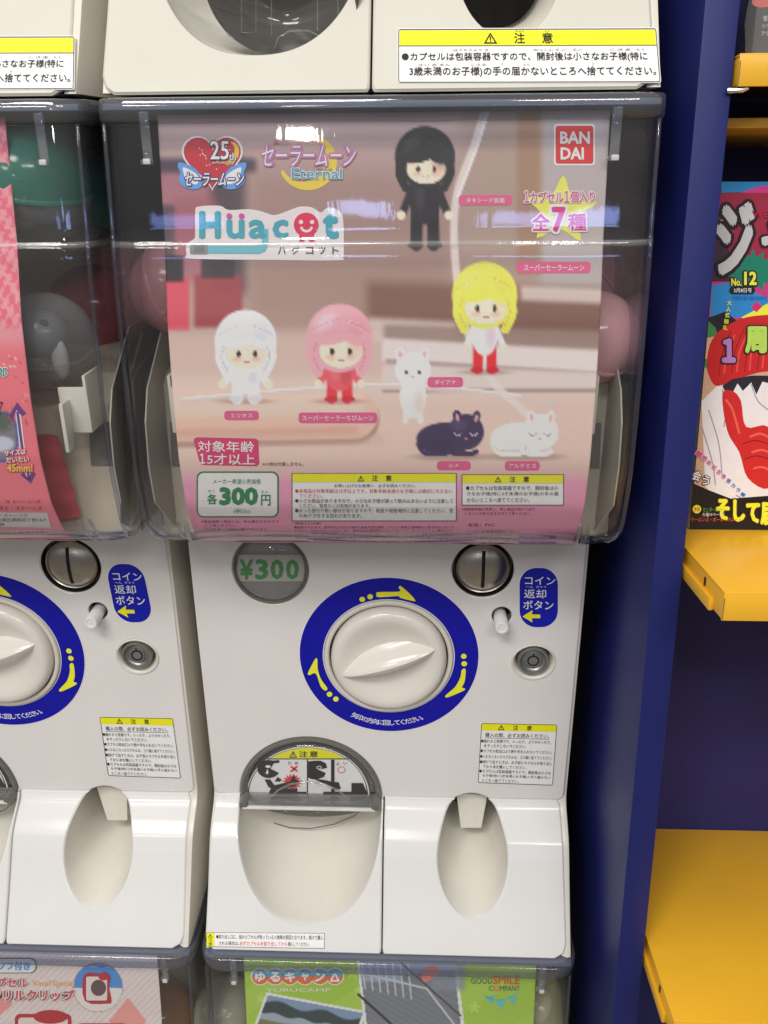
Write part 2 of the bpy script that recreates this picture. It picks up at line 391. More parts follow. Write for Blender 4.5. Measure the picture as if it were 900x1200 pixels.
def warn(pr, cx, cy, w_, h_, lay, c=BK):
    pr.poly([(cx-w_/2, cy+h_/2), (cx, cy-h_/2), (cx+w_/2, cy+h_/2)], c, lay, holes=[[(cx, cy-h_*.28), (cx-w_*.33, cy+h_*.38), (cx+w_*.33, cy+h_*.38)]])
    pr.rect(cx-w_*.05, cy-h_*.15, cx+w_*.05, cy+h_*.17, c, lay); pr.ell(cx, cy+h_*.27, w_*.05, h_*.06, c, lay, 8)

# ================================================================== THE MIDDLE MACHINE (all others are copies of it)
HW = .163
BASE_Z = -.662
def shelf_group(): return 'capsule toy machines stacked in two columns'
root = empty('capsule_machine', (XC, 0, BASE_Z), 'middle white capsule toy machine, its window box holding the pink card priced 300', 'capsule machine', shelf_group())
O = (XC, 0, BASE_Z)
ZT = -.553                                   # where the tray plates start
DCX, DCZ, DR = -.0965, -.5535, .0655         # outlet dome
HCX, HCZ, HRX, HRZ = .0516, -.5905, .0312, .0430   # return chute oval
SCX, SRX, SRZ = DCX, .0655, .0890            # outlet scoop
xl, xr = XC-HW+.001, XC+HW-.003
# --- body panel
def arc(cx, cz, rx, rz, a0, a1, n): return [(cx+rx*math.cos(math.radians(a0+(a1-a0)*i/n)), cz+rz*math.sin(math.radians(a0+(a1-a0)*i/n))) for i in range(n+1)]
ah = math.degrees(math.asin((ZT-HCZ)/HRZ))
outl = [(xl+.004, ZT), (xl, ZT+.004)][::-1]
outl = [(xl, ZT+.005), (xl+.0015, ZT+.0015), (xl+.005, ZT)] + arc(DCX, DCZ, DR, DR, 180, 0, 44) + arc(HCX, HCZ, HRX, HRZ, 180-ah, ah, 16) + [(xr-.006, ZT), (xr-.0018, ZT+.0018), (xr, ZT+.006), (xr, -.262), (xl, -.262)]
holes = [arc(-.0238, -.4030, .0552, .0552, 0, 360, 72)[:-1], arc(.0535, -.3192, .0250, .0250, 0, 360, 48)[:-1], arc(-.1203, -.321, .0312, .0312, 0, 360, 48)[:-1],
         arc(.0705, -.3617, .0080, .0080, 0, 360, 32)[:-1], arc(.0992, -.4058, .0180, .0168, 0, 360, 40)[:-1]]
plate('front_panel', outl, holes, lambda z: 0.0, WHITE, root, O, ch=.0014, depth=.012)
# --- tray plates
SEAM = -.0288
def scoop_pt(t):   # t 0..1 from left top to right top around the bottom
    a = math.pi+math.pi*t; cx = abs(math.cos(a))**(2/2.35)*math.copysign(1, math.cos(a)); sz = -abs(math.sin(a))**(2/2.35)
    return (SCX+SRX*cx, ZT+.001+SRZ*sz)
NS = 56
zs = [-.556-.0025*i for i in range(44)]
bl = -.6620
left_out = [(xl+.0035, ZT), (xl+.0010, ZT-.003), (xl-.0005, bl+.010), (xl+.0018, bl+.0035), (xl+.007, bl), (SEAM-.002, bl), (SEAM-.0006, bl+.002), (SEAM-.0006, ZT)] + [scoop_pt(1-i/NS) for i in range(NS+1)]
right_out = [(SEAM+.0006, ZT), (SEAM+.0006, bl+.002), (SEAM+.002, bl), (xr-.012, bl), (xr-.004, bl+.004), (xr-.0015, bl+.011), (xr-.0035, ZT-.004), (xr-.006, ZT)] + arc(HCX, HCZ, HRX, HRZ, ah, -180-ah, 48)
plate('tray_plate', left_out, [], prof_tray, TRAYW, root, O, ch=.0016, depth=.007, zs=zs, curved=True)
plate('tray_plate', right_out, [], prof_tray, TRAYW, root, O, ch=.0016, depth=.007, zs=zs, curved=True)
# --- housing shell behind the plates
mb = MB(); rowsL = []; rowsR = []
zz = list(np.linspace(-.262, -.545, 6))+list(np.linspace(-.551, -.661, 34))
for side, lst in ((-1, rowsL), (1, rowsR)):
    for z in zz:
        y = float(prof_front(z)); x = XC+side*HW; k = side
        xo = x - k*(.0045 if side > 0 else .0025)
        lst.append([(xo-k*.004, y+.0035, z), (xo, y+.0015, z), (x-k*.0010, y+.0022, z), (x, y+.0065, z), (x, .22, z)])
mb.loft(rowsL, False); mb.loft(rowsR, False)
y0 = float(prof_tray(-.661))
mb.add([(XC-HW, y0+.006, -.661), (XC+HW, y0+.006, -.661), (XC+HW, .22, -.661), (XC-HW, .22, -.661)], [(0, 1, 2, 3)])
mb.add([(XC-HW, .22, -.262), (XC+HW, .22, -.262), (XC+HW, .22, -.661), (XC-HW, .22, -.661)], [(0, 1, 2, 3)])
mb.build('housing', CREAM, root, O, 50)
mb = MB(); mb.box((XC-.155, .065, -.655), (XC+.155, .068, -.275)); mb.build('inner_cavity', DARK, root, O)
# --- outlet scoop
mb = MB(); rings = []
for k in range(19):
    s_ = k/18; R_ = []
    for i in range(NS+1):
        x, z = scoop_pt(i/NS); y = float(prof_tray(z))+.004
        yy = y+(.050-y)*s_
        sh = 1-.30*s_**2.0
        z2 = z+(ZT-z)*(.40*s_**1.6)
        R_.append((SCX+(x-SCX)*sh, yy, z2))
    rings.append(R_)
mb.loft(rings, False)
# upturned back lip of the bowl
last = rings[-1]; mb.loft([last, [(x, y+.004, z+(ZT-z)*.06) for x, y, z in last], [(x, y+.006, z+(ZT-z)*.25) for x, y, z in last]], False)
mb.build('outlet_scoop', CHUTE, root, O, 60)
# --- return chute
mb = MB(); rings = []; n = 64
for k in range(13):
    s_ = k/12; R_ = []
    for i in range(n):
        a = 2*math.pi*i/n; x = HCX+HRX*math.cos(a); z = HCZ+HRZ*math.sin(a); y = float(prof_front(min(z, -.548)))+.004
        if z > -.548: y = .004
        yy = y+(.070-y)*s_; z2 = z+(HCZ+.02-z)*.30*s_ if z < HCZ+.02 else z
        R_.append((HCX+(x-HCX)*(1-.03*s_), yy, z2))
    rings.append(R_)
mb.loft(rings, True, (False, True)); mb.build('return_chute', CHUTE, root, O, 50)
mb = MB(); a = at_y([(535, 930), (571, 932), (564, 970), (540, 970)], .012)
a = a[:, [0, 2]]; mb.loft([[(x, .012, z) for x, z in a], [(x, .035, z) for x, z in a]], True, (True, True)); 
mb.build('chute_deflector', CHUTE, root, O, 20)
# --- dial
mb = MB(); mb.disc(-.0238, -.4030, [(.0552, .001), (.0551, -.0012), (.0545, -.0024), (.0535, -.0028), (.0522, -.0027), (.0512, -.0020), (.0507, -.0004), (.0507, .012)], 96, cap1=False)
mb.build('dial_bezel', CREAM, root, O, 60)
mb = MB(); mb.disc(-.0238, -.4030, [(.0520, .0095), (.03, .0095)], 64); mb.build('dial_recess', DKMETAL, root, O)
kx, kz = -.0236, -.4034
mb = MB(); mb.disc(kx, kz, [(.0492, .009), (.0492, -.0020), (.0484, -.0052), (.0466, -.0078), (.0438, -.0092), (.039, -.0088), (.033, -.0066), (.024, -.0040), (.012, -.0026), (.001, -.0022)], 96)
knob = mb.build('dial_knob', KNOBM, root, O, 60)
mb = MB(); ang = math.radians(19); rings = []
for i in range(41):
    t = -1+2*i/40; e_ = max(0.0, 1-t*t); hw_ = .0034+.0150*e_**.80; h = .0165*e_**.45; L = t*.0450
    cs = []
    for q in range(13):
        u = -1+2*q/12
        hh = h*math.exp(-((u*1.75)**2))*(1-abs(u)**5)
        cs.append((L, u*hw_+.0004, -.0022-hh))
    rings.append([(kx+a_*math.cos(ang)-b_*math.sin(ang), y_, kz+a_*math.sin(ang)+b_*math.cos(ang)) for a_, b_, y_ in cs])
mb.loft(rings, False, (False, False)); o = mb.build('knob_grip', KNOBM, knob, O, 30)
o.parent = knob
o.location = (0, 0, 0)
for v in o.data.vertices: pass
# --- blue ring label with arrows (a sticker)
ringl = Print('ring_label', BODY, root, O, map_=lambda V, off: np.stack([V[:, 0], np.full(len(V), -off), V[:, 1]], 1))
BL = (10, 12, 150)
ringl.poly(arc(-.0236, -.4030, .0768, .0768, 0, 360, 120)[:-1], WT, 1, holes=[arc(-.0238, -.4030, .0556, .0556, 0, 360, 96)[:-1][::-1]])
ringl.poly(arc(-.0236, -.4030, .0762, .0762, 0, 360, 120)[:-1], BL, 2, holes=[arc(-.0238, -.4030, .0563, .0563, 0, 360, 96)[:-1][::-1]])
txt = '矢印の方向に回してください。'
for i, chh in enumerate(txt):
    a_ = math.radians(-90+(-31+62*i/(len(txt)-1))*.86)
    V, F = glyphs(chh, .008); mid = np.array([.5, .36]); P = (V-mid)*.0062
    tx = -math.sin(a_), math.cos(a_)     # tangent (ccw) at the bottom = +x
    ra = -math.cos(a_), -math.sin(a_)    # towards centre = up
    cx, cz = -.0238+.0672*math.cos(a_), -.4030+.0672*math.sin(a_)
    Q = np.stack([cx+P[:, 0]*tx[0]+P[:, 1]*ra[0], cz+P[:, 0]*tx[1]+P[:, 1]*ra[1]], 1); ringl.raw(Q, F, WT, 3)
ringl.build()
zz4 = lambda L: [(340+x/3.913, 660+y/3.913) for x, y in L]
AY = (245, 225, 50)
for P, D2 in (([(397, 140), (405, 131), (500, 128), (498, 110), (508, 104), (550, 140), (573, 168), (566, 172), (505, 157), (495, 149), (405, 154)], ((331, 164), (367, 152))),
          ([(786, 490), (797, 481), (805, 490), (800, 540), (788, 567), (799, 572), (796, 582), (725, 612), (711, 607), (735, 585), (756, 566), (772, 540), (782, 515)], ((796, 425), (798, 459))),
          ([(168, 580), (158, 581), (140, 562), (118, 504), (90, 511), (82, 502), (100, 465), (116, 436), (125, 440), (127, 485), (142, 530), (169, 568)], ((181, 599), (210, 621)))):
    arrows = Print('arrow_mark', BODY, root, O); arrows.poly(smoothpts(zz4(P), 4), AY, 3)
    for x, y in D2: (X, Y), = zz4([(x, y)]); arrows.ell(X, Y, 3.3, 3.0, AY, 3, 16)
    arrows.build()
# --- coin slot
mb = MB(); mb.disc(.0535, -.3192, [(.0250, .0012), (.0246, .004), (.0240, .008), (.0225, .008)], 64, cap1=False); mb.build('slot_recess', DKMETAL, root, O)
mb = MB(); mb.disc(.0535, -.3192, [(.0228, .0075), (.0226, .0035), (.0216, .0020), (.0208, .0026), (.0200, .0018), (.016, -.0012), (.010, -.0030), (.004, -.0037), (.0008, -.0038)], 72)
coin = mb.build('coin_slot', METAL, root, O, 50)
mb = MB(); rings = []
for i in range(17):
    z = -.3020-.0325*i/16; r = min(.019, abs(z+.3192)); y = -.0040+.0027*(r/.016)**2
    rings.append([(.0535-.0014, y-.0002, z), (.0535+.0014, y-.0002, z), (.0535+.0014, y+.003, z), (.0535-.0014, y+.003, z)])
mb.loft(rings, True, (True, True)); mb.build('slot_opening', GAP, coin, O)
# --- price window
mb = MB(); mb.disc(-.1203, -.321, [(.0312, .001), (.0308, -.001), (.0300, -.0014), (.0292, -.0006), (.0290, .004)], 72, cap1=False); pw_ = mb.build('window_ring', GREY, root, O, 50)
mb = MB(); mb.disc(-.1203, -.321, [(.0290, .0035), (.001, .0035)], 64); mb.build('price_backing', mat('price_grey', (.25, .25, .25), .4), root, O)
pp = Print('price_print', Surf(lambda z: np.zeros_like(z)+.0035), root, O)
pp.poly([(279, 650), (355, 650), (357, 668), (355, 681), (280, 681), (277, 668)], (176, 176, 172), 1)
pp.text('¥', 281, 655, 297, 679, (50, 135, 72), 2, .035); 
for i in range(3): pp.text('300'[i], 299+i*18, 655, 314.5+i*18, 679, (50, 135, 72), 2, .045)
pp.build()
mb = MB(); mb.disc(-.1203, -.321, [(.0290, .0005), (.024, -.0028), (.016, -.0052), (.008, -.0064), (.001, -.0067)], 64); mb.build('window_lens', clear('lens_plastic', refl=1.2, haze=.05, scratch=False), root, O, 60)
# --- coin return button
mb = MB(); mb.disc(.0705, -.3617, [(.0080, .001), (.0080, .012), (.001, .012)], 32); mb.build('button_hole', GAP, root, O)
mb = MB(); mb.disc(.0695, -.3640, [(.0056, .011), (.0056, -.0150), (.0052, -.0160), (.0038, -.0162), (.0034, -.0156), (.0005, -.0156)], 32); mb.build('return_button', mat('button_plastic', (.78, .78, .78), .3), root, O, 50)
# --- lock
mb = MB(); mb.loft([[(.0992+rx*math.cos(a), y, z0+rz*math.sin(a)) for a in [2*math.pi*i/48 for i in range(48)]] for rx, rz, z0, y in
    ((.0190, .0176, -.4058, .0002), (.0184, .0171, -.4058, -.0012), (.0175, .0163, -.4058, -.0012), (.0160, .0150, -.4050, .001), (.0140, .0135, -.4045, .006), (.0135, .0132, -.4042, .010))], True)
mb.build('lock_surround', CREAM, root, O, 60)
mb = MB(); mb.disc(.0990, -.4044, [(.0133, .009), (.0131, -.0015), (.0124, -.0026), (.0112, -.0022), (.0106, .0005), (.0088, .0015), (.0070, .0008), (.0066, -.0004), (.0005, -.0004)], 48)
lock = mb.build('lock', mat('lock_metal', (.28, .28, .27), .34, metal=.6), root, O, 50)
mb = MB(); mb.disc(.0990, -.4044, [(.0052, -.0002), (.0052, -.00065), (.0038, -.00065), (.0038, -.0002)], 40, cap1=False); mb.box((.0984, -.00062, -.4000), (.0996, -.0002, -.3975)); mb.build('keyway', GAP, lock, O)
# --- coin return label (blue pill)
cl = Print('return_label', BODY, root, O)
cl.rr(608, 664.5, 654.5, 735.5, 20, WT, 1, 10); cl.rr(608.8, 665.3, 653.7, 734.7, 19.5, (14, 24, 160), 2, 10)
cl.text('コイン', 615, 675, 650.5, 684.5, WT, 3, .012, slope=0.02); cl.text('へん  きゃく', 616, 686, 640, 688.5, WT, 3)
cl.text('返却', 614, 690, 640, 700.5, WT, 3, .01, slope=0.02); cl.text('ボタン', 613, 703, 648.5, 713.5, WT, 3, .012, slope=0.02)
cl.poly([(612, 722), (624, 714.5), (623, 719.5), (633, 719.8), (633, 724), (623, 724), (624, 729)], YL, 3)
cl.build()
# --- warning label on the body
q = Quad((563.5, 846.5), (653.5, 848.2), (648.2, 920.8), (559.3, 917.6), 90, 72)
wl = Print('warning_label', BODY, root, O, xf=q)
wl.rr(0, 0, 90, 72, 2.5, WT, 1); wl.frame(.6, .6, 89.4, 71.4, 2.2, .7, BK, 2.2); wl.rr(1.1, 1.1, 88.9, 9.2, 1.6, YL, 2)
warn(wl, 24, 5, 8, 6.2, 3); wl.text('注', 38, 2.2, 44, 8, BK, 3, .015); wl.text('意', 54, 2.2, 60, 8, BK, 3, .015)
wl.text('購入の際、必ずお読みください。', 6, 11.6, 81, 16.8, BK, 3, .006); wl.rect(6, 17.5, 81, 17.9, BK, 3)
for t_, x0_, x1_, y_ in (('●触れると危険です。のったり、よりかかったり、', 1.5, 84, 19.4), ('ゆすったりしないでください。', 5.5, 55, 25), ('●カプセル取出口より腕や手を入れないでください。', 1.5, 86, 31),
    ('●いらなくなったカプセルは、ゴミ箱に捨ててください。', 1.5, 86, 37.6), ('●続けて出すときは、必ず前のカプセルを取り出し', 1.5, 87, 44), ('てから次を購入してください。', 5.5, 57, 49.6),
    ('●カプセルは包装容器ですので、開封後は小さな', 1.5, 86, 55), ('お子様(特に3才未満のお子様)の手の届かない', 5.5, 86, 60.4), ('ところへ捨ててください。', 5.5, 49, 65.8)):
    wl.text(t_, x0_, y_, x1_, y_+4.1, BK, 3, .004, res=1)
wl.build()
# --- outlet flap (dome) with pictogram label
mb = MB(); n = 48
def halfring(r, y, cz=DCZ, ex=0.0): return [(DCX+r*math.cos(math.pi*i/n), y, cz+ex+r*math.sin(math.pi*i/n)) for i in range(n+1)]
mb.loft([halfring(.0655, .002), halfring(.0650, -.0010), halfring(.0640, -.0022), halfring(.0618, -.0018), halfring(.0600, .0015), halfring(.0585, .0045)], False); mb.build('flap_frame', SMOKE, root, O, 60)
mb = MB(); P = halfring(.066, .0072); mb.add(P, [tuple(range(len(P)))]); mb.build('flap_backing', GREY, root, O, 0)
fl = Print('flap_label', Surf(lambda z: np.zeros_like(z)+.0035), root, O)
z5 = lambda x, y: (270+x/4.737, 860+y/4.737)
def P5(L): return [z5(*p) for p in L]
semi = lambda rx, ry, y0: [(430+rx*math.cos(math.radians(a)), y0-ry*math.sin(math.radians(a))) for a in np.linspace(0, 180, 41)]
fl.poly(P5(semi(342, 277, 345)), WT, 1)
outer_ = semi(334, 268, 341); inner_ = semi(328, 262, 337)
fl.poly(P5(outer_), BK, 2, holes=[P5(inner_)[::-1]])
top_ = [p for p in semi(327, 261, 337) if p[1] < 134]; fl.poly(P5([(top_[0][0], 134)]+top_+[(top_[-1][0], 134)]), YL, 2.5)
fl.poly(P5([(205, 134), (655, 134), (655, 139), (205, 139)]), BK, 3); fl.poly(P5([(425, 139), (431, 139), (431, 338), (425, 338)]), BK, 3)
X, Y = z5(349, 110); warn(fl, X, Y, 9.5, 8, 4); X0, Y0 = z5(383, 92); X1, Y1 = z5(428, 127); fl.text('注', X0, Y0, X1, Y1, BK, 4, .02); X0, _ = z5(440, 92); X1, _ = z5(487, 92); fl.text('意', X0, Y0, X1, Y1, BK, 4, .02)
def tx5(s_, x0, y0, x1, y1, c, b=0.): a_, b_ = z5(x0, y0); c_, d_ = z5(x1, y1); fl.text(s_, a_, b_, c_, d_, c, 4, b)
tx5('だ', 320, 150, 341, 168, BK); tx5('め', 357, 150, 378, 168, BK); tx5('よ', 588, 152, 606, 170, BK); tx5('い', 628, 152, 648, 168, BK)
RD = (210, 40, 40)
for L in ([(330, 178), (340, 174), (376, 202), (368, 208)], [(366, 174), (376, 178), (340, 210), (331, 205)]): fl.poly(P5(L), RD, 4)
X, Y = z5(617, 196); fl.ring(X, Y, 4.6, 3.9, .7, RD, 4)
# left pictogram
H = [p for p in ellpts(213, 192, 62, 50, 40)]
fl.poly(P5([p for p in ellpts(213, 192, 62, 50, 40, 25, 305)]+[(222, 190)]), BK, 3.6); fl.poly(P5([(160, 150), (272, 143), (272, 158), (240, 160)]), BK, 3.4)
X, Y = z5(210, 178); fl.ell(X, Y, 3.2, 1.6, WT, 4); fl.poly(P5([(196, 215), (207, 190), (213, 212), (205, 222)]), WT, 4)
st = []
for i in range(32): r = 1 if i % 2 else .62; a = math.radians(i*360/32); st.append((342+58*r*math.cos(a), 266+50*r*math.sin(a)))
fl.poly(P5(st), (214, 45, 50), 3.2)
fl.poly(P5([(190, 250), (222, 250), (245, 282), (330, 262), (345, 235), (357, 225), (362, 250), (384, 262), (360, 285), (300, 300), (240, 305), (212, 292)]), BK, 3.7)
fl.poly(P5([(246, 262), (262, 236), (285, 250), (276, 262)]), BK, 3.8)
fl.poly(P5([(225, 300), (372, 300), (372, 318), (422, 318), (422, 332), (210, 332)]), BK, 3.5)
# right pictogram
fl.poly(P5([(432, 240), (432, 150), (470, 146), (500, 146), (530, 160), (538, 186), (488, 196), (530, 214), (520, 236), (480, 250), (450, 248)]), BK, 3.6)
X, Y = z5(493, 184); fl.ring(X, Y, 3.0, 2.0, .8, WT, 4)
fl.poly(P5([(559, 141), (578, 141), (578, 262), (559, 262)]), BK, 3.6)
fl.poly(P5(smoothpts([(470, 250), (520, 252), (560, 262), (600, 266), (606, 282), (612, 300), (590, 308), (560, 292), (520, 272)], 3)), BK, 3.8)
fl.poly(P5([(515, 318), (560, 318), (560, 300), (580, 300), (580, 318), (672, 318), (672, 270), (735, 270), (758, 320), (758, 334), (515, 334)]), BK, 3.5)
fl.build()
mb = MB(); rings = []
for k in range(10):
    ph = math.radians(90*k/9); rings.append([(DCX+.0590*math.cos(ph)*math.cos(math.pi*i/n)*1.0, .0015-.0110*math.sin(ph), DCZ+.0590*math.cos(ph)*math.sin(math.pi*i/n)) for i in range(n+1)])
mb.loft(rings, False); mb.build('flap_dome', clear('dome_plastic', (.95, .95, .95), (.6, .6, .6), .05, .8, haze=.06, scratch=False), root, O, 80)
mb = MB(); mb.box((DCX-.0600, -.0115, DCZ-.0028), (DCX+.0600, .003, DCZ+.0010), .0008); mb.build('flap_bar', CLEARB, root, O)
mb = MB(); mb.box((DCX-.0615, -.0140, DCZ-.0052), (DCX+.0600, -.0100, DCZ-.0029), .0006)
mb.build('flap_lip', mat('clouded_plastic', (.72, .72, .68), .2, var=.08, scale=80), root, O)
for sx_ in (-1, 1): mb = MB(); mb.disc(DCX+sx_*.0605, DCZ-.001, [(.0040, .001), (.0040, -.0125), (.0034, -.0138), (.0005, -.0138)], 20); mb.build('flap_hinge', SMOKE, root, O, 50)
mb = MB(); A_ = at_y([(318, 934), (326, 926), (340, 919), (360, 916), (380, 919), (396, 926), (408, 936)], -.010); mb.tube([tuple(p) for p in A_], .0010, 8); mb.build('flap_rib', CLEARB, root, O, 60)
# smoky lower half of the flap hanging inside the outlet
mb = MB(); rings = []
for k in range(9):
    u = k/8; rings.append([(DCX+.0605*(1-.10*u*u)*math.cos(math.pi+math.pi*i/n), .004+.030*u, DCZ-.004-.0245*math.sqrt(max(0, 1-0))*math.sin(math.pi*i/n)*(.15+.85*(1-u))) for i in range(n+1)])
mb.loft(rings, False); mb.build('flap_pocket', SMOKE, root, O, 60)
mb = MB()
A_ = at_y([(296, 944), (312, 962), (340, 970), (364, 971), (392, 966), (415, 956), (430, 944)], .020); mb.tube([tuple(p) for p in A_], .0005, 6); mb.build('pocket_edge', mat('brown_edge', (.22, .15, .10), .4), root, O, 60)
mb = MB(); A_ = at_y([(316, 944), (330, 952), (345, 946), (360, 953), (378, 951), (395, 946), (408, 950)], .004); mb.tube([tuple(p) for p in A_], .0006, 6); mb.build('pocket_rib', CLEARB, root, O, 60)
# --- notice strip on the tray
q = Quad((241.5, 1091.8), (380.8, 1092.8), (380.3, 1111.4), (241.8, 1109.0), 140, 18)
nl = Print('notice_label', TRAY, root, O, xf=q); nl.surf.curved = True
nl.rect(0, 0, 140, 18, (226, 226, 226), 1); nl.frame(.1, .1, 139.9, 17.9, .3, .6, (90, 90, 90), 2.2); nl.rect(.2, .4, 9.8, 17.7, YL, 2)
warn(nl, 5, 4, 6, 4.6, 3); nl.text('注', 2.6, 7, 7.4, 11.2, BK, 3); nl.text('意', 2.6, 12, 7.4, 16.6, BK, 3)
nl.text('●取り出し口に、前のカプセルが残っていると故障の原因となります。続けて購入', 12, 2.6, 138, 7.8, BK, 3, .004)
nl.text('される場合は、', 15, 10.6, 39, 15.4, BK, 3); nl.text('必ずカプセルを取り出してから', 39.5, 10.4, 96, 15.6, RD, 3, .006); nl.text('購入してください。', 97, 10.6, 122, 15.4, BK, 3)
nl.build()

case_start = len(root.children)
# ================================================================== the clear window box (case)
def case_section(z, y, w_, r, back=.12, n=9):
    P = [(XC-w_, back, z)]
    for i in range(n+1): a = math.pi+math.pi/2*i/n; P.append((XC-w_+r+r*math.cos(a), y+r+r*math.sin(a), z))
    for i in range(1, 24): P.append((XC-w_+r+(2*w_-2*r)*i/24, y, z))
    for i in range(n+1): a = 1.5*math.pi+math.pi/2*i/n; P.append((XC+w_-r+r*math.cos(a), y+r+r*math.sin(a), z))
    P.append((XC+w_, back, z)); return P
rows = [(z, float(prof_case(z))) for z in [.0125, .005, -.005, -.015, -.025, -.035, -.045, -.052, -.0540, -.0560, -.058, -.065]+list(np.linspace(-.075, -.235, 17))]
rows += [(-.2435, -.0965), (-.2505, -.0905), (-.2570, -.0820), (-.2625, -.0715), (-.2665, -.0600), (-.2690, -.0460), (-.2700, -.030), (-.2700, -.0125)]
def cw(z): return .1665-(.018*(1-math.sqrt(max(0, 1-min(1, ((-.236-z)/.0345))**2))) if z < -.236 else 0)
for nm, t, mt in (('clear_case', 0, CLEAR), ('clear_case_inside', .0028, CLEAR)):
    mb = MB(); mb.loft([case_section(min(z, 9)+ (t*.8 if z < -.25 else 0), y+t, cw(z)-t, .020-t*.6) for z, y in rows], False); mb.build(nm, mt, root, O, 60)
# ridge moulded across the case front
mb = MB(); rings = []
for p, q_ in zip(case_section(-.0532, float(prof_case(-.0532))-.0002, .1668, .020), case_section(-.0565, float(prof_case(-.0565))-.0002, .1668, .020)):
    rings.append([p, ((p[0]+q_[0])/2, (p[1]+q_[1])/2-.0009, (p[2]+q_[2])/2), q_])
mb.loft(rings, False); mb.build('case_ridge', clear('ridge_plastic', (.9, .9, .92), (.6, .6, .7), .12, 2.5, haze=.13, scratch=False), root, O, 60)
# thick rim at the top
mb = MB(); secs = [case_section(z, y, w_, .021) for z, y, w_ in ((.0255, -.0815, .1655), (.0262, -.0845, .1668), (.0250, -.0862, .1676), (.0200, -.0866, .1680), (.0150, -.0866, .1680), (.0128, -.0858, .1676), (.0120, -.0838, .1660), (.0122, -.078, .162))]
mb.loft(secs, False); mb.build('case_rim', RIM, root, O, 60)
mb = MB(); mb.box((XC-.1630, -.078, .0200), (XC+.1630, .12, .0235)); mb.build('case_lid', mat('lid_grey', (.19, .21, .27), .3), root, O)
# thick corner edges (solid plastic seen edge on)
for sgn in (-1, 1):
    mb = MB(); P = [(XC+sgn*(cw(z)-.0045), y+.0048, z+(.002 if z < -.26 else 0)) for z, y in rows[:-2]]; mb.tube(P, .0015, 8)
    mb.build('corner_rib', clear('rib_plastic', (.80, .83, .92), (.16, .18, .42), .05, 2.2, haze=.02, scratch=False), root, O, 60)
# clear ribs by the card's lower corners
for px_ in ([(62, 582), (64, 600), (70, 620), (82, 641)], ):
    pass
for L, sd in (([(-.1415, .0)], -1), ([(.1415, .0)], 1)):
    mb = MB(); P = [(XC+sd*x, y, z) for x, y, z in ((.1335, -.098, -.236), (.1340, -.094, -.244), (.1350, -.087, -.252), (.1365, -.076, -.259), (.1385, -.060, -.264))]; mb.tube(P, .0018, 8)
    mb.tube([(p[0]+sd*.006, p[1]+.003, p[2]) for p in P], .0011, 8); mb.build('card_guide', CLEARB, root, O, 60)
# hanging tabs under the rim
for sd, xx in ((-1, -.1385), (1, .1385)):
    mb = MB(); mb.box((XC+xx-.0028, -.0790, -.0080), (XC+xx+.0028, -.0770, .0190), .0006); mb.box((XC+xx-.0045, -.0800, -.0100), (XC+xx+.0030, -.0762, -.0072), .0006)
    tb = mb.build('hanging_tab', CLEARB, root, O); mb = MB(); mb.box((XC+xx-.0022, -.0822, -.0098), (XC+xx+.0022, -.0801, -.0066), .0005); mb.build('tab_tip', mat('bright_plastic', (.8, .8, .78), .25), tb, O)
# card holders (cream brackets)
for sd in (-1, 1):
    mb = MB(); X = XC+sd*.1345
    def bx(x0, x1, y0, y1, z0, z1, b=.001): mb.box((min(X+sd*x0, X+sd*x1), y0, z0), (max(X+sd*x0, X+sd*x1), y1, z1), b)
    bx(-.012, .0075, -.0750, -.0730, -.1800, -.1480); bx(.0055, .0080, -.0750, -.045, -.1800, -.1400); bx(-.0075, -.0045, -.0880, -.0740, -.1900, -.1560)
    mb.build('card_holder', CREAM, root, O)
# inside the case
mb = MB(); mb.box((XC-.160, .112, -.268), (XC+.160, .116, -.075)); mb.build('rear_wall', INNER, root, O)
mb = MB(); mb.box((XC-.160, .108, -.0745), (XC+.160, .116, .020), .001); mb.build('upper_rear_wall', mat('shaded_inner_wall', (.075, .07, .07), .5, var=.2, scale=16), root, O)  # top of the rear wall, coloured dark for the shade under the lid
mb = MB(); mb.box((XC-.150, -.040, -.2660), (XC+.150, .112, -.2615), .001); mb.box((XC-.150, -.048, -.264), (XC+.150, -.040, -.250), .001); mb.build('case_floor', CREAM, root, O)
hopper_sec = [(-.058, -.2615), (-.055, -.240), (-.046, -.200), (-.034, -.156), (-.026, -.150), (.112, -.128), (.112, -.2615)]
mb = MB(); mb.loft([[(XC+sd*.1615, y, z) for y, z in hopper_sec] for sd in (-1, 1)], True, (True, True)); mb.build('hopper', mat('hopper_grey', (.52, .47, .37), .5, var=.1, scale=12), root, O, 20)
for sd in (-1, 1):
    mb = MB(); sec = [(-.070, -.150), (-.082, -.170), (-.086, -.200), (-.082, -.228), (-.070, -.249), (-.052, -.2605), (.10, -.2605), (.10, -.118), (-.02, -.118)]; mb.loft([[(XC+sd*(.1585 if z > -.24 else .1520), y, z) for y, z in sec], [(XC+sd*(.1575 if z > -.24 else .1510), y, z) for y, z in sec]], True, (True, True)); mb.build('side_lining', mat('lining_grey', (.40, .37, .31), .5, var=.08, scale=14), root, O, 20)
for sd in (-1, 1):
    mb = MB(); xs = sorted((XC+sd*.128, XC+sd*.153)); mb.loft([[(xs[0], -.0500-.0006, -.2120), (xs[1], -.0500-.0006, -.2120), (xs[1], -.0425-.0006, -.1820), (xs[0], -.0425-.0006, -.1820)], [(xs[0], -.04, -.2120), (xs[1], -.04, -.2120), (xs[1], -.036, -.1820), (xs[0], -.036, -.1820)]], True, (True, True)); mb.build('hopper_window', mat('post_grey', (.16, .15, .14), .4), root, O, 20)
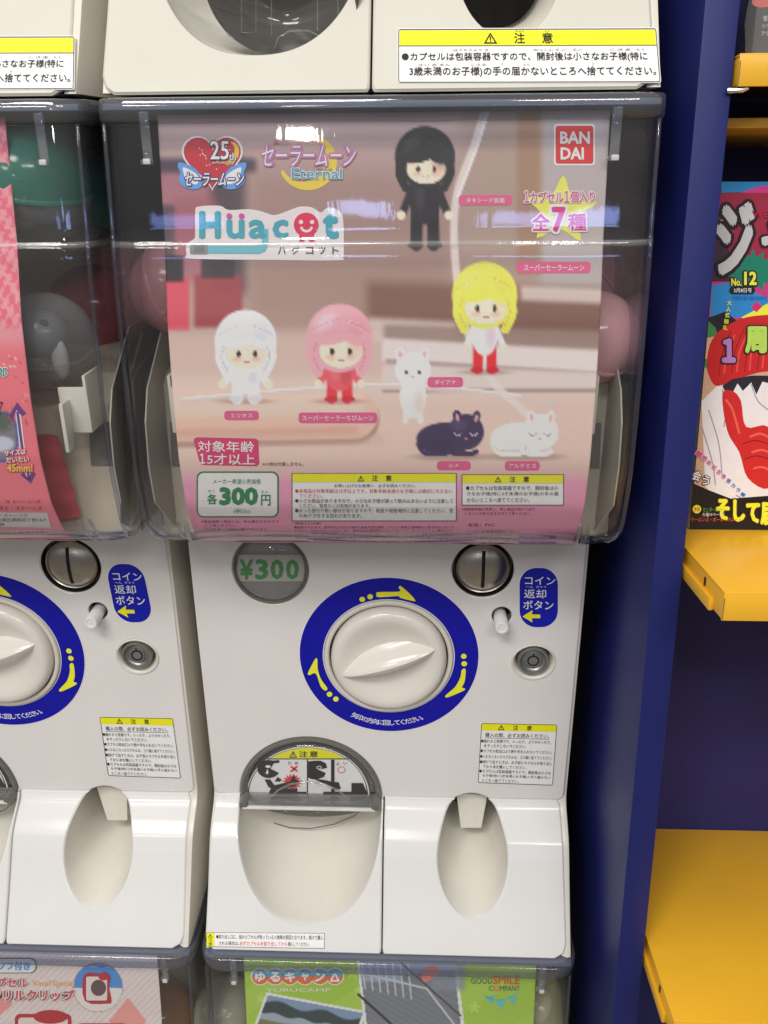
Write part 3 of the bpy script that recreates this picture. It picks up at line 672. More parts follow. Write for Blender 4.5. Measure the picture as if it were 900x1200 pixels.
case_parts = ['clear_case', 'clear_case_inside', 'case_ridge', 'case_rim', 'case_lid', 'corner_rib', 'card_guide', 'hanging_tab', 'card_holder', 'rear_wall', 'upper_rear_wall', 'case_floor', 'hopper', 'side_lining', 'hopper_window']

AGED = mat('yellowed_tray_plastic', (.64, .62, .55), .2, .5, var=.02, scale=20, bump=.08, stain=((.35, .32, .26), 40, .70, .5))
def base(n): return n.split('.')[0]
def copy_tree(r, loc, label, skip=(), only=None):
    c = r.copy(); C.objects.link(c); c.location = loc; c['label'] = label
    for ch in list(r.children):
        if base(ch.name) in skip or (only and base(ch.name) not in only): continue
        d = ch.copy(); C.objects.link(d); d.parent = c
        for g in list(ch.children): e_ = g.copy(); C.objects.link(e_); e_.parent = d
    return c
kids0 = list(root.children)
left = copy_tree(root, (XC-PX, 0, BASE_Z), 'white capsule toy machine at the left edge with a pink checked card inside')
topc = copy_tree(root, (XC, 0, BASE_Z+VP), 'white machine above the middle one, only its tray with yellow headed caution label showing', skip=case_parts+['notice_label'])
topl = copy_tree(root, (XC-PX, 0, BASE_Z+VP), 'white machine in the top left corner, only its tray end showing', skip=case_parts+['notice_label'])
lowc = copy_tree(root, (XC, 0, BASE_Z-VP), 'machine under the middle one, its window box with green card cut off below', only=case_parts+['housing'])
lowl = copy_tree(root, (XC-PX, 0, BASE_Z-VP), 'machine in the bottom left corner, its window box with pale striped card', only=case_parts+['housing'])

for r_ in (topc, topl):
    for ch in r_.children:
        if base(ch.name) == 'tray_plate': ch.data = ch.data.copy(); ch.data.materials[0] = AGED
# caution label on the upper trays
OU = (XC, 0, BASE_Z+VP)
q = Quad((465.8, 33.2), (769.5, 32.2), (774.8, 97.2), (465.8, 97.8), 308, 64)
ul = Print('caution_label', TRAY_UP, topc, OU, xf=q)
ul.rr(0, 0, 308, 64, 3, WT, 1); ul.frame(1, 1, 307, 63, 2.5, .9, BK, 2.3); ul.rect(2.4, 2.6, 305.6, 20, YL, 2); ul.rect(2, 20, 306, 20.6, BK, 3)
warn(ul, 110, 11.6, 16, 13, 3); ul.text('注', 138, 5.5, 151, 18, BK, 3, .02); ul.text('意', 171, 5.5, 184, 18, BK, 3, .02); ul.text('ちゅう', 140, 2.9, 150, 5, BK, 3); ul.text('い', 175, 2.9, 180, 5, BK, 3)
ul.text('●カプセルは包装容器ですので、開封後は小さなお子様(特に', 5, 28, 294, 39, BK, 3, .012); ul.text('3歳未満のお子様)の手の届かないところへ捨ててください。', 14, 44.5, 303, 56.5, BK, 3, .012)
for t_, a_, b_, y_ in (('ほうそうよう き', 66, 107, 24), ('かいふうご', 160, 200, 24), ('ちい', 207, 217, 24), ('こさま', 250, 275, 24), ('とく', 282, 291, 24), ('さい み まん', 25, 62, 41), ('こさま', 86, 104, 41), ('て', 121, 124, 41), ('とど', 148, 156, 41), ('す', 228, 231, 41)):
    ul.text(t_, a_, y_, b_, y_+2.6, BK, 3)
ulo = ul.build()
# the clear flap of the upper outlet hangs down in front of its bowl
fp = MB(); a_ = at_y(smoothpts([(236, -60), (238, -20), (246, 8), (262, 34), (290, 56), (324, 64), (362, 60), (394, 44), (416, 16), (424, -20), (424, -60)], 4), -.052)
ctr_ = a_.mean(0); rgs = []
for k_ in range(8):
    s_ = 1-k_/8; rgs.append([tuple(ctr_+(p_-ctr_)*s_+np.array((0, .026*(1-s_**2), 0))) for p_ in a_])
fp.loft(rgs, True, (False, True)); fo = fp.build('hanging_flap', tinted('dark_smoke', (.085, .08, .075), .80, .10), topc, OU, 60)
for L_, r_ in (([(283, -30), (283, 38), (300, 38), (300, -30)], .0005), ([(322, 57), (326, 44), (340, 36), (362, 36), (378, 44), (383, 56)], .0006), ([(248, 8), (268, 42), (296, 58), (318, 61)], .0007), ([(318, 40), (318, -30)], .0004), ([(372, 36), (372, -30)], .0004), ([(396, 30), (396, -30)], .0004)):
    fp = MB(); fp.tube([tuple(p_) for p_ in at_y(L_, -.046)], r_, 6); fp.build('flap_moulding', CLEARB, fo, OU, 60)
c2 = ulo.copy(); C.objects.link(c2); c2.parent = topl

# ================================================================== display cards
def paint_card(name, surf, quad, pxfun, nx, ny, origin, label, cat, group):
    """thin card: front sheet with a printed colour per vertex, a little thickness behind"""
    us = np.linspace(0, 1, nx); vs = np.linspace(0, 1, ny); U, V = np.meshgrid(us, vs); P = np.stack([U.ravel(), V.ravel()], 1)
    px = quad(P); W = surf.map(px, 0)
    F = [(j*nx+i, (j+1)*nx+i, (j+1)*nx+i+1, j*nx+i+1) for j in range(ny-1) for i in range(nx-1)]
    b = len(W); W2 = W.copy(); W2[:, 1] += .0004
    edge = [i for i in range(nx)]+[j*nx+nx-1 for j in range(1, ny)]+[(ny-1)*nx+i for i in range(nx-2, -1, -1)]+[j*nx for j in range(ny-2, 0, -1)]
    nE = len(edge); Vv = np.concatenate([W, W2[edge]]); F2 = [(edge[k], edge[(k+1) % nE], b+(k+1) % nE, b+k) for k in range(nE)]
    o = new_obj(name, Vv, F+F2, print_mat(), None, [0]*(len(F)+len(F2)), 0, origin)
    o.location = origin
    o.data.polygons.foreach_set('use_smooth', [True]*len(F)+[False]*len(F2))
    col = pxfun(px); col = np.clip(col, 0, 255)/255; col = np.where(col > .04, ((col+.055)/1.055)**2.4, col/12.92)/.86
    at = o.data.color_attributes.new('print', 'FLOAT_COLOR', 'POINT'); full = np.ones((len(Vv), 4)); full[:b, :3] = np.clip(col, 0, .9); full[b:, :3] = .6
    at.data.foreach_set('color', full.ravel())
    return tag(o, label, cat, group)
def print_mat():
    if 'printed_card' in MC: return MC['printed_card']
    m = bpy.data.materials.new('printed_card'); m.use_nodes = True; n = m.node_tree; b = n.nodes['Principled BSDF']
    a = n.nodes.new('ShaderNodeVertexColor'); a.layer_name = 'print'
    t = n.nodes.new('ShaderNodeTexCoord'); no = n.nodes.new('ShaderNodeTexNoise'); no.inputs['Scale'].default_value = 900; n.links.new(t.outputs['Object'], no.inputs['Vector'])
    mr = n.nodes.new('ShaderNodeMapRange'); mr.inputs[3].default_value = .93; mr.inputs[4].default_value = 1.07; n.links.new(no.outputs['Fac'], mr.inputs[0])
    mx = n.nodes.new('ShaderNodeVectorMath'); mx.operation = 'SCALE'; n.links.new(a.outputs[0], mx.inputs[0]); n.links.new(mr.outputs[0], mx.inputs['Scale'])
    n.links.new(mx.outputs[0], b.inputs['Base Color']); b.inputs['Roughness'].default_value = .4; b.inputs['Specular IOR Level'].default_value = .35
    MC['printed_card'] = m; return m
def ss(a, b, x): t = np.clip((x-a)/(b-a), 0, 1); return t*t*(3-2*t)
class Canvas:
    def __init__(s, px): s.x = px[:, 0]; s.y = px[:, 1]; s.c = np.zeros((len(px), 3))
    def fill(s, col): s.c[:] = col
    def mixin(s, m, col): m = m[:, None]; s.c = s.c*(1-m)+np.array(col, float)*m
    def vgrad(s, tab): ys = [t[0] for t in tab]; s.c = np.stack([np.interp(s.y, ys, [t[1][k] for t in tab]) for k in range(3)], 1)
    def box(s, x0, y0, x1, y1, col, b=4, a=1, sl=0):
        y = s.y-sl*(s.x-x0); s.mixin(a*ss(x0-b, x0+b, s.x)*(1-ss(x1-b, x1+b, s.x))*ss(y0-b, y0+b, y)*(1-ss(y1-b, y1+b, y)), col)
    def ell(s, cx, cy, rx, ry, col, b=.15, a=1, rot=0):
        c, sn = math.cos(math.radians(rot)), math.sin(math.radians(rot)); dx, dy = s.x-cx, s.y-cy
        d = np.sqrt(((dx*c+dy*sn)/rx)**2+((-dx*sn+dy*c)/ry)**2); s.mixin(a*(1-ss(1-b, 1+b, d)), col)
    def stroke(s, P, w_, col, b=2, a=1):
        d = np.full(len(s.x), 1e9)
        for (x0, y0), (x1, y1) in zip(P[:-1], P[1:]):
            L = (x1-x0)**2+(y1-y0)**2; t = np.clip(((s.x-x0)*(x1-x0)+(s.y-y0)*(y1-y0))/L, 0, 1); d = np.minimum(d, np.hypot(s.x-x0-t*(x1-x0), s.y-y0-t*(y1-y0)))
        s.mixin(a*(1-ss(w_/2-b/2, w_/2+b/2, d)), col)
def curve(P, n=8):
    o = []
    for i in range(len(P)-1):
        a, b, c, d = [np.array(P[min(max(i+k-1, 0), len(P)-1)], float) for k in range(4)]
        for j in range(n): t = j/n; o.append(tuple(.5*((2*b)+(-a+c)*t+(2*a-5*b+4*c-d)*t*t+(-a+3*b-3*c+d)*t**3)))
    return o+[P[-1]]
# fan-shaped quads: bilinear would miss the curved sides, so x is fitted from real card edges X = const
def card_map(x0, x1, yt, yb):
    """(u,v) -> pixel, for a card whose vertical edges are at world X = x0, x1"""
    def f(P, surf=None):
        pass
    return f
class CardQuad:
    def __init__(s, X0, X1, z0, z1, prof): s.a = (X0, X1, z0, z1); s.prof = prof
    def __call__(s, P):
        X0, X1, z0, z1 = s.a; X = X0+(X1-X0)*P[:, 0]; Z = z0+(z1-z0)*P[:, 1]; Y = s.prof(Z)
        V = np.stack([X, Y+DIST, Z], 1); w_ = V@_F; return np.stack([450+FPX*(V@_R2)/w_, 600-FPX*(V@_U2)/w_], 1)

def main_art(px):
    c = Canvas(px)
    c.vgrad([(130, (186, 164, 164)), (180, (170, 146, 146)), (300, (160, 136, 130)), (390, (176, 152, 144)), (420, (205, 184, 178)), (500, (210, 186, 178)), (545, (204, 180, 172)), (560, (205, 160, 170)), (566, (206, 146, 172)), (645, (196, 128, 158))])
    c.box(180, 190, 262, 330, (156, 104, 118), 10, .9); c.box(180, 186, 300, 202, (66, 54, 72), 6, .9); c.box(184, 240, 206, 305, (78, 68, 80), 5, .9); c.box(248, 186, 288, 345, (72, 64, 76), 9, .9)
    c.box(288, 200, 530, 380, (140, 112, 108), 25, .5); c.box(204, 232, 258, 300, (150, 88, 102), 9, .6)
    c.box(192, 325, 222, 388, (198, 80, 100), 3, .95); c.box(228, 322, 284, 384, (150, 70, 78), 4, .95); c.box(190, 300, 215, 330, (40, 36, 42), 3, .9); c.box(236, 295, 275, 326, (58, 50, 56), 3, .85)
    c.box(180, 388, 470, 440, (196, 172, 166), 10, .9)
    c.box(540, 120, 640, 300, (160, 140, 130), 12, .6); c.box(632, 120, 720, 400, (172, 166, 170), 10, .75); c.box(606, 120, 634, 320, (150, 112, 88), 6, .6)
    c.box(430, 330, 720, 392, (120, 86, 78), 10, .9, .03); c.box(430, 372, 535, 400, (205, 188, 184), 6, .9, .05); c.box(450, 380, 720, 402, (150, 128, 124), 5, .9, .03)
    c.box(448, 396, 720, 424, (214, 202, 202), 4, .95, .06); c.box(452, 420, 720, 426, (160, 142, 140), 2, .8, .06); c.box(448, 428, 720, 452, (206, 192, 190), 4, .95, .03); c.box(448, 455, 720, 460, (150, 132, 128), 2, .8, .0)
    c.box(610, 335, 720, 352, (220, 208, 206), 5, .7, .04)
    c.stroke([(150, 497), (300, 494), (416, 492)], 56, (150, 116, 108), 7, .9); c.stroke([(150, 490), (300, 488), (415, 486)], 56, (216, 178, 166), 3, 1); c.stroke([(150, 476), (300, 474), (414, 473)], 28, (226, 192, 182), 14, .9); c.stroke([(150, 508), (300, 507), (415, 504)], 10, (196, 154, 144), 10, .7)
    c.stroke(curve([(215, 470), (300, 462), (380, 456), (450, 453), (520, 456), (610, 466), (650, 474)]), 7, (202, 186, 184), 3, .9); c.stroke(curve([(215, 467), (300, 459), (380, 453), (450, 450), (520, 453), (610, 463)]), 2, (236, 226, 224), 2, .9)
    c.stroke(curve([(568, 130), (556, 170), (535, 230), (533, 300), (545, 380), (572, 440), (610, 478), (650, 512)]), 9, (212, 200, 200), 3, .85); c.stroke(curve([(572, 130), (559, 172), (537, 230)]), 3, (240, 232, 230), 2, .9)
    c.box(180, 508, 450, 522, (196, 170, 160), 4, .5)
    # plain round-headed toy pegs, one for each toy of the set (no faces, no costumes)
    SK = (236, 206, 190)
    def doll(hx, hy, hr, hair, coat, by, bw, leg, skin=SK):
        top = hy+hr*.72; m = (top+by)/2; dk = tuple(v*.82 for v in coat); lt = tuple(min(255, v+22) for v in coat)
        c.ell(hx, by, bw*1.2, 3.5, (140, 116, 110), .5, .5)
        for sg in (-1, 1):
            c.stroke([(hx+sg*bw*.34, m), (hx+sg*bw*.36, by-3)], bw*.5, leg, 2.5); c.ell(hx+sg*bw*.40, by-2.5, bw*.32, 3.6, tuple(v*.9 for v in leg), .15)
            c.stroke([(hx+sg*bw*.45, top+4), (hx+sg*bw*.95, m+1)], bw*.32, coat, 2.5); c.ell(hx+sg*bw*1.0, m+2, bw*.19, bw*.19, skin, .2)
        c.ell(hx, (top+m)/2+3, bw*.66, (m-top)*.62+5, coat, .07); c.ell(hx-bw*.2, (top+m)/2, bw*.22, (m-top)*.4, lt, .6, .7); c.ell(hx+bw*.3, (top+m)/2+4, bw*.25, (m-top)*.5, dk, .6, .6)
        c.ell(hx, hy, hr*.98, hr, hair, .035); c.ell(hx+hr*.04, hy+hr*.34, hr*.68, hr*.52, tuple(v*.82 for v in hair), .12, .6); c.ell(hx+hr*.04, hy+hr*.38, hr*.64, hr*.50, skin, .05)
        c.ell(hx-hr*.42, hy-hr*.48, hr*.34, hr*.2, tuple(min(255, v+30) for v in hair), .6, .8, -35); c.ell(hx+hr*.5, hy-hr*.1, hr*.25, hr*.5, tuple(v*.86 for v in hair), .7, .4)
        dkh = tuple(v*.74 for v in hair); lth = tuple(min(255, v+34) for v in hair)
        for k in range(9):
            a = math.radians(-172+k*20.5); c.stroke(curve([(hx, hy-hr*.55), (hx+hr*.62*math.cos(a), hy-hr*.22+hr*.55*math.sin(a)*.6), (hx+hr*.93*math.cos(a), hy+hr*.10+hr*.75*math.sin(a)*.9)]), 1.1, dkh if k % 2 else lth, 1.2, .55)
        for sg in (-1, 1):
            c.stroke(curve([(hx+sg*hr*.72, hy), (hx+sg*hr*.84, hy+hr*.5), (hx+sg*hr*.62, hy+hr*1.02)]), hr*.26, hair, 1.5); c.stroke(curve([(hx+sg*hr*.66, hy+hr*.1), (hx+sg*hr*.76, hy+hr*.5), (hx+sg*hr*.58, hy+hr*.95)]), 1.2, dkh, 1, .7)
        for sg in (-1, 1): c.ell(hx+hr*.04+sg*hr*.26, hy+hr*.40, hr*.065, hr*.11, (60, 44, 48), .25)
        c.stroke(curve([(hx-hr*.04, hy+hr*.64), (hx+hr*.04, hy+hr*.67), (hx+hr*.12, hy+hr*.64)]), 1.2, (170, 80, 80), 1)
        c.ell(hx-hr*.15, hy+hr*.02, hr*.5, hr*.16, hair, .15, 1, -14); c.ell(hx+hr*.4, hy+hr*.05, hr*.3, hr*.14, hair, .2, 1, 24)
        c.ell(hx-hr*.26, hy+hr*.56, hr*.14, hr*.08, (232, 170, 160), .6, .7); c.ell(hx+hr*.34, hy+hr*.56, hr*.14, hr*.08, (232, 170, 160), .6, .7)
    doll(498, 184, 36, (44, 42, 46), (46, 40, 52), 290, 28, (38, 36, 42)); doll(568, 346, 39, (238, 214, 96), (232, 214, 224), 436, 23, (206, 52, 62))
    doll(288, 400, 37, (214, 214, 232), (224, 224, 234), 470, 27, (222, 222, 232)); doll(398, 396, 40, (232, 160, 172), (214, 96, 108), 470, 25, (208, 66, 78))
    c.ell(470, 417, 6, 10, (226, 216, 216), .1, 1, -18); c.ell(497, 417, 6, 10, (226, 216, 216), .1, 1, 18); c.ell(470, 417, 2.5, 6, (216, 166, 170), .3, 1, -18); c.ell(497, 417, 2.5, 6, (216, 166, 170), .3, 1, 18)
    for sg in (-1, 1): c.stroke([(484+sg*7, 476), (484+sg*9, 493)], 7, (222, 214, 214), 2); c.stroke([(484+sg*10, 452), (484+sg*13, 464)], 6, (222, 214, 214), 2)
    c.ell(484, 466, 15, 24, (222, 214, 214), .07); c.ell(484, 433, 21, 20, (228, 220, 220), .05); c.ell(478, 427, 9, 6, (244, 238, 238), .6, .8); c.ell(491, 470, 6, 14, (196, 184, 184), .6, .6); c.ell(476, 436, 2, 2.6, (90, 70, 76), .3); c.ell(491, 436, 2, 2.6, (90, 70, 76), .3); c.ell(483.5, 441, 1.4, 1, (206, 130, 140), .3)
    for x_, cc in ((528, (74, 62, 92)), (615, (232, 222, 222))):
        c.ell(x_, 535, 44, 5, (160, 134, 128), .4, .7); c.ell(x_+8, 488, 5, 8, cc, .1, 1, -14); c.ell(x_+30, 489, 5, 8, cc, .1, 1, 16); c.ell(x_-6, 514, 34, 19, cc, .05); c.ell(x_+18, 506, 21, 21, cc, .05); c.ell(x_+10, 498, 9, 7, tuple(min(255, v+22) for v in cc), .6, .7); c.ell(x_-14, 522, 20, 8, tuple(v*.86 for v in cc), .6, .5)
        dkc = tuple(v*.62 for v in cc) if x_ > 600 else (196, 186, 204)
        for ex_ in (x_+9, x_+27): c.stroke(curve([(ex_-4, 508), (ex_, 510.5), (ex_+4, 508)]), 1.1, dkc, .8)
        c.ell(x_+18, 514, 1.6, 1.1, (206, 130, 140), .3); c.ell(x_+8, 489, 2.2, 4.5, (214, 160, 166), .3, .9, -14); c.ell(x_+30, 490, 2.2, 4.5, (214, 160, 166), .3, .9, 16)
        c.stroke(curve([(x_-38, 520), (x_-30, 531), (x_-6, 532)]), 5, cc, 1.5); c.stroke(curve([(x_-36, 524), (x_-26, 528), (x_-6, 528)]), 1, tuple(v*.75 for v in cc), 1, .7); c.stroke(curve([(x_+4, 531), (x_+22, 532), (x_+30, 529)]), 6, cc, 1.5); c.stroke(curve([(x_+2, 521), (x_+1, 527), (x_+5, 531)]), 1, tuple(v*.75 for v in cc), 1, .7)
    g = c.c.mean(1, keepdims=True); return np.clip((c.c-128)*1.16+128+3, 0, 236)+(c.c-g)*.03+np.array((0., 1.5, -1.0))
OC = np.array((XC, -.09, -.26))
card = paint_card('display_card', CARD, CardQuad(-.1575, .1115, .0175, -.2665, prof_card), main_art, 264, 250, OC, 'pink and brown toy display card with price 300 and teal word logo', 'display card', 'display cards in the window boxes')
def CP(name, **k): return Print(name, CARD, card, OC, **k)
p = CP('maker_logo'); p.rr(649, 145, 697, 194, 4, WT, 1); p.rr(651, 147.5, 695, 191.5, 3, (214, 38, 44), 2); p.text('BAN', 656, 154, 691, 168.5, WT, 3, .045); p.text('DAI', 656.5, 172.5, 684, 187, WT, 3, .045); p.build()
p = CP('count_star')
st = []
for i in range(10): r = 44 if i % 2 == 0 else 22; a = math.radians(-90+36*i+4); st.append((657+r*math.cos(a), 247+r*math.sin(a)*.95))
p.poly(smoothpts(st, 3), (242, 226, 92), 1); PK = (206, 54, 130)
p.text('１', 614, 223.5, 620, 237.5, PK, 4, .02, (244, 236, 240), .07); p.text('１', 661, 223.5, 667, 237.5, PK, 4, .02, (244, 236, 240), .07); p.text('個入り', 668, 223.5, 697, 237.5, PK, 4, .02, (244, 236, 240), .07); p.text('カプセル', 621, 224, 660, 237.5, PK, 4, .02, (244, 236, 240), .07); p.text('全', 623, 250, 644, 270.5, PK, 4, .03, (244, 236, 240), .08); p.text('7', 646, 242, 663, 272, PK, 4, .05, (244, 236, 240), .09); p.text('種', 665, 250, 687, 270.5, PK, 4, .03, (244, 236, 240), .08); p.build()
p = CP('name_tag')
for t_, x0, y0, x1, y1 in (('タキシード仮面', 537.5, 228.5, 600, 240.5), ('スーパーセーラームーン', 606, 306.5, 692, 320), ('ダイアナ', 501, 441.5, 542.5, 453.5), ('エリオス', 263, 481, 303.5, 492), ('スーパーセーラーちびムーン', 350, 483, 442, 495.5), ('ルナ', 512, 540, 551.5, 550.5), ('アルテミス', 591.5, 540, 632.5, 551)):
    p.rr(x0, y0, x1, y1, 4, (214, 92, 138), 1); w_ = x1-x0; tw = len(t_)*6.4; tw = min(tw, w_-7); p.text(t_, (x0+x1)/2-tw/2, y0+3.2, (x0+x1)/2+tw/2, y1-3, (250, 240, 244), 2, .01)
p.build()
p = CP('age_notice'); p.poly([(230, 512), (300, 513.5), (303, 516), (304, 543), (301, 546), (238, 544.5), (234, 541), (227, 515)], (200, 60, 106), 1)
p.text('対象年齢', 232, 516, 298, 529, WT, 2, .012, slope=.01); p.text('１', 234, 531, 241, 543, WT, 2, .03); p.text('5才以上', 243, 531, 299, 544, WT, 2, .012, slope=.01); p.text('※小物は付属しません。', 308, 541, 356, 545.5, BK, 2); p.build()
p = CP('price_box'); GN = (36, 122, 74); p.rr(230.5, 552, 327, 606, 8, GN, 1); p.rr(232.5, 553.8, 325, 604.2, 6.5, (226, 222, 222), 2)
p.text('メーカー希望小売価格', 250, 560.5, 306, 566.5, GN, 3, .005); p.text('かく', 244, 573, 252, 576.5, GN, 3, .01); p.text('各', 243, 578, 255, 590.5, GN, 3, .03)
p.text('300', 257, 570, 303, 591.5, GN, 3, .075); p.text('えん', 306, 574, 315, 577.5, GN, 3, .01); p.text('円', 306, 579, 317.5, 592, GN, 3, .03); p.text('(税込)', 274, 595.5, 293, 601.5, GN, 3); p.build()
p = CP('caution_box'); GW = (226, 224, 226)
p.rect(342, 553.5, 535, 610, GW, 1); p.rect(343, 554.5, 534, 564.5, YL, 2); p.frame(342, 553.5, 535, 610, .2, .7, BK, 3); warn(p, 423, 560, 8, 6.8, 3); p.text('注', 436, 556, 443, 563, BK, 3, .02); p.text('意', 452, 556, 459, 563, BK, 3, .02)
p.text('お買い上げのお客様へ　必ずお読みください。', 392, 566.5, 487, 570.5, BK, 3, .008)
for t_, x0, y0, x1, y1, c_ in (('●本商品の対象年齢は15才以上です。対象年齢未満のお子様には絶対に与えない', 346, 572, 530, 577, (190, 40, 40)), ('でください。', 351, 578, 378, 582.5, (190, 40, 40)), ('●小さな部品がありますので、小さなお子様が誤って飲み込まないように注意して', 346, 583.5, 531, 588.5, BK), ('ください。窒息などの危険があります。', 351, 589.5, 434, 594, BK),
    ('●尖った部分や鋭い部分がありますので、取扱や保管場所に注意してください。思', 346, 595, 531, 600, BK), ('わぬケガをする恐れがあります。', 351, 601, 424, 606, BK)): p.text(t_, x0, y0, x1, y1, c_, 3, .006, slope=.002)
p.build()
p = CP('caution_box'); p.rect(541, 555, 660.5, 591.5, GW, 1); p.rect(542, 556, 659.5, 565.8, YL, 2); p.frame(541, 555, 660.5, 591.5, .2, .7, BK, 3); warn(p, 583.5, 561, 8, 6.8, 3); p.text('注', 597, 557.5, 604, 564.5, BK, 3, .02); p.text('意', 613, 557.5, 620, 564.5, BK, 3, .02)
for t_, x0, y0, x1 in (('●カプセルは包装容器ですので、開封後は小', 546, 568.5, 654), ('さなお子様(特に3才未満のお子様)の手の届', 547, 575.5, 654), ('かないところへ捨ててください。', 547, 582.5, 620)): p.text(t_, x0, y0, x1, y0+5.3, BK, 3, .008)
p.build()
p = CP('small_print'); DP = (70, 40, 52)
for t_, x0, y0, x1, h in (('※商品画像と商品とは、多少異なりますので', 236, 609, 327, 3.4), ('ご了承ください。', 240, 613.5, 275, 3.4), ('※商品画像には照明を用いております。', 238, 618.5, 315, 3.2), ('(使用上の注意)', 345, 605.5+6, 376, 3.2), ('※自動販売機の性質上、同じ商品が続けて出て', 541, 594.5, 627, 3.6), ('くることがありますのでご了承ください。', 545, 599.5, 622, 3.6),
    ('本体：PVC', 548, 612.5, 580, 4.6), ('バンダイお客様相談センター', 546, 620.5, 606, 3.8), ('https://customer.bandai.co.jp', 546, 625.5, 600, 2.4), ('ナビダイヤル 0570-041-101', 546, 629.5, 608, 3.8)): p.text(t_, x0, y0, x1, y0+h, DP, 1, .004)
rows_t = ['●保管するときは、直射日光の当たる場所や高温多湿な場所、プリント製品と直接触れる置き方はしないで', 'ください。色移りすることがあります。●本商品を壁紙類やソファーやシート、タイルなどの上に置かないで', 'ください。材質の成分が移行してくっつくことがあります。また、熱のあるところに置かないでください。', '変形することがあります。●破損、変形した商品は使用しないでください。●ご使用の前には必ず洗って', 'ください。●包装材は開封後すぐに捨ててください。不具合がある場合はお客様相談センターまで']
for i, t_ in enumerate(rows_t): p.text(t_, 345+i*.6, 616+i*4, 532-i*.5, 618.9+i*4, DP, 1, .002, res=1)
p.build()
# anniversary heart logo
p = CP('heart_logo')
def heart(cx, cy, s_):
    return [(cx+s_*16*math.sin(t)**3/16, cy-s_*(13*math.cos(t)-5*math.cos(2*t)-2*math.cos(3*t)-math.cos(4*t))/16) for t in np.linspace(0, 2*math.pi, 40)[:-1]]
p.poly(heart(249, 186, 36), (222, 226, 240), 1); p.poly(heart(249, 186, 33.5), (188, 34, 52), 2); 
for sg in (-1, 1):
    p.poly(smoothpts([(249+sg*14, 206), (249+sg*22, 196), (249+sg*38, 190), (249+sg*40, 196), (249+sg*37, 202), (249+sg*39, 210), (249+sg*34, 218), (249+sg*22, 222), (249+sg*12, 218)], 3), (92, 150, 222), 2.5)
    p.poly(smoothpts([(249+sg*16, 207), (249+sg*24, 200), (249+sg*34, 196), (249+sg*33, 204), (249+sg*30, 212), (249+sg*18, 216)], 3), (222, 234, 250), 3)
for i in range(26):
    a = random.uniform(0, 6.28); r = random.uniform(6, 25); X, Y = 249+r*math.cos(a), 182+r*.7*math.sin(a)
    if Y < 205: p.ell(X, Y, .8, .7, (246, 220, 220), 3, 8)
p.ell(270, 180, 10, 14, (226, 190, 60), 2.8, 20, rot=20); p.ell(266, 178, 9, 12, (188, 34, 52), 2.9, 20, rot=20)
p.text('25', 247, 165, 269, 187, WT, 5, .02, (40, 40, 80), .05); p.text('th', 269, 179, 277, 188, WT, 5, .02, (40, 40, 80), .05); p.text('anniversary', 249, 189, 275, 193, WT, 5, 0, (60, 30, 60), .05)
p.text('セーラームーン', 216, 202, 285, 218, (236, 224, 226), 5, .02, (70, 50, 120), .07, shear=.15); p.build()
# title logo with crescent
p = CP('title_logo')
cres = [(385+34*math.cos(math.radians(a))-24, 190+33*math.sin(math.radians(a))) for a in np.linspace(-62, 158, 28)]+[(362+27*math.cos(math.radians(a))-7, 184+29*math.sin(math.radians(a))) for a in np.linspace(150, -58, 24)]
p.poly(cres, (228, 196, 70), 1)
p.text('美少女戦士', 320, 165, 380, 170, (196, 92, 110), 3, .01)
p.text('セーラームーン', 306, 170, 415, 195, (120, 128, 196), 4, .035, (206, 120, 150), .06, shear=.12)
p.text('セーラームーン', 306, 170, 415, 195, (226, 216, 236), 5, .0, shear=.12)
p.text('Eternal', 342, 197, 401, 209.5, (70, 150, 180), 5, .02, (222, 226, 240), .06); p.text('劇場版', 372, 197, 390, 200, (50, 90, 150), 5); p.build()
# word logo sticker
p = CP('word_logo'); TL = (62, 158, 176); CRM = (222, 214, 216)
p.poly(smoothpts([(229, 248), (233, 242), (258, 241), (268, 246), (292, 245), (308, 248), (322, 252), (340, 246), (352, 242), (366, 243), (376, 249), (384, 243), (396, 246), (402, 256), (403, 290), (402, 302), (396, 305), (320, 304.5), (226, 303), (219, 298), (219, 286), (226, 281), (229, 276)], 3), CRM, 1)
p.text('H', 233.5, 247, 259.5, 279.5, TL, 3, .06)
p.text('u', 265.5, 257, 287, 279.5, TL, 3, .06); p.ell(269, 253, 3.4, 3.4, (206, 70, 160), 3.2, 14); p.ell(283.5, 253, 3.4, 3.4, (206, 70, 160), 3.2, 14)
p.text('a', 291.5, 257, 313, 279.5, TL, 3, .06); p.text('c', 319.5, 257, 338.5, 279.5, TL, 3, .065)
p.poly([(308, 268), (314.5, 268), (314.5, 286), (311, 294), (304, 297), (243, 296.5), (243, 287.5), (300, 287.5), (306, 285), (308, 281)], (96, 178, 194), 2.8); p.rr(223, 285.5, 244, 297.5, 2, (128, 132, 134), 3); p.rr(228, 287, 240, 295.5, 1, (104, 108, 112), 3.3)
RG = (214, 40, 84); p.ell(359, 263, 14.5, 14, RG, 3, 30); p.poly([(351, 270), (368, 270), (369, 283), (363, 283.5), (361.5, 280), (357.5, 280), (356, 283.5), (351, 283)], RG, 3)
p.ell(353, 260, 2.6, 2.6, CRM, 4, 12); p.ell(366, 260, 2.6, 2.6, CRM, 4, 12); p.poly([(359.5+7.6*math.cos(a), 265+7.2*math.sin(a)) for a in np.linspace(.15, math.pi-.15, 14)]+[(359.5+5*math.cos(a), 264.6+4.6*math.sin(a)) for a in np.linspace(math.pi-.1, .1, 14)], CRM, 4)
p.text('t', 378, 249, 397.5, 280, TL, 3, .07)
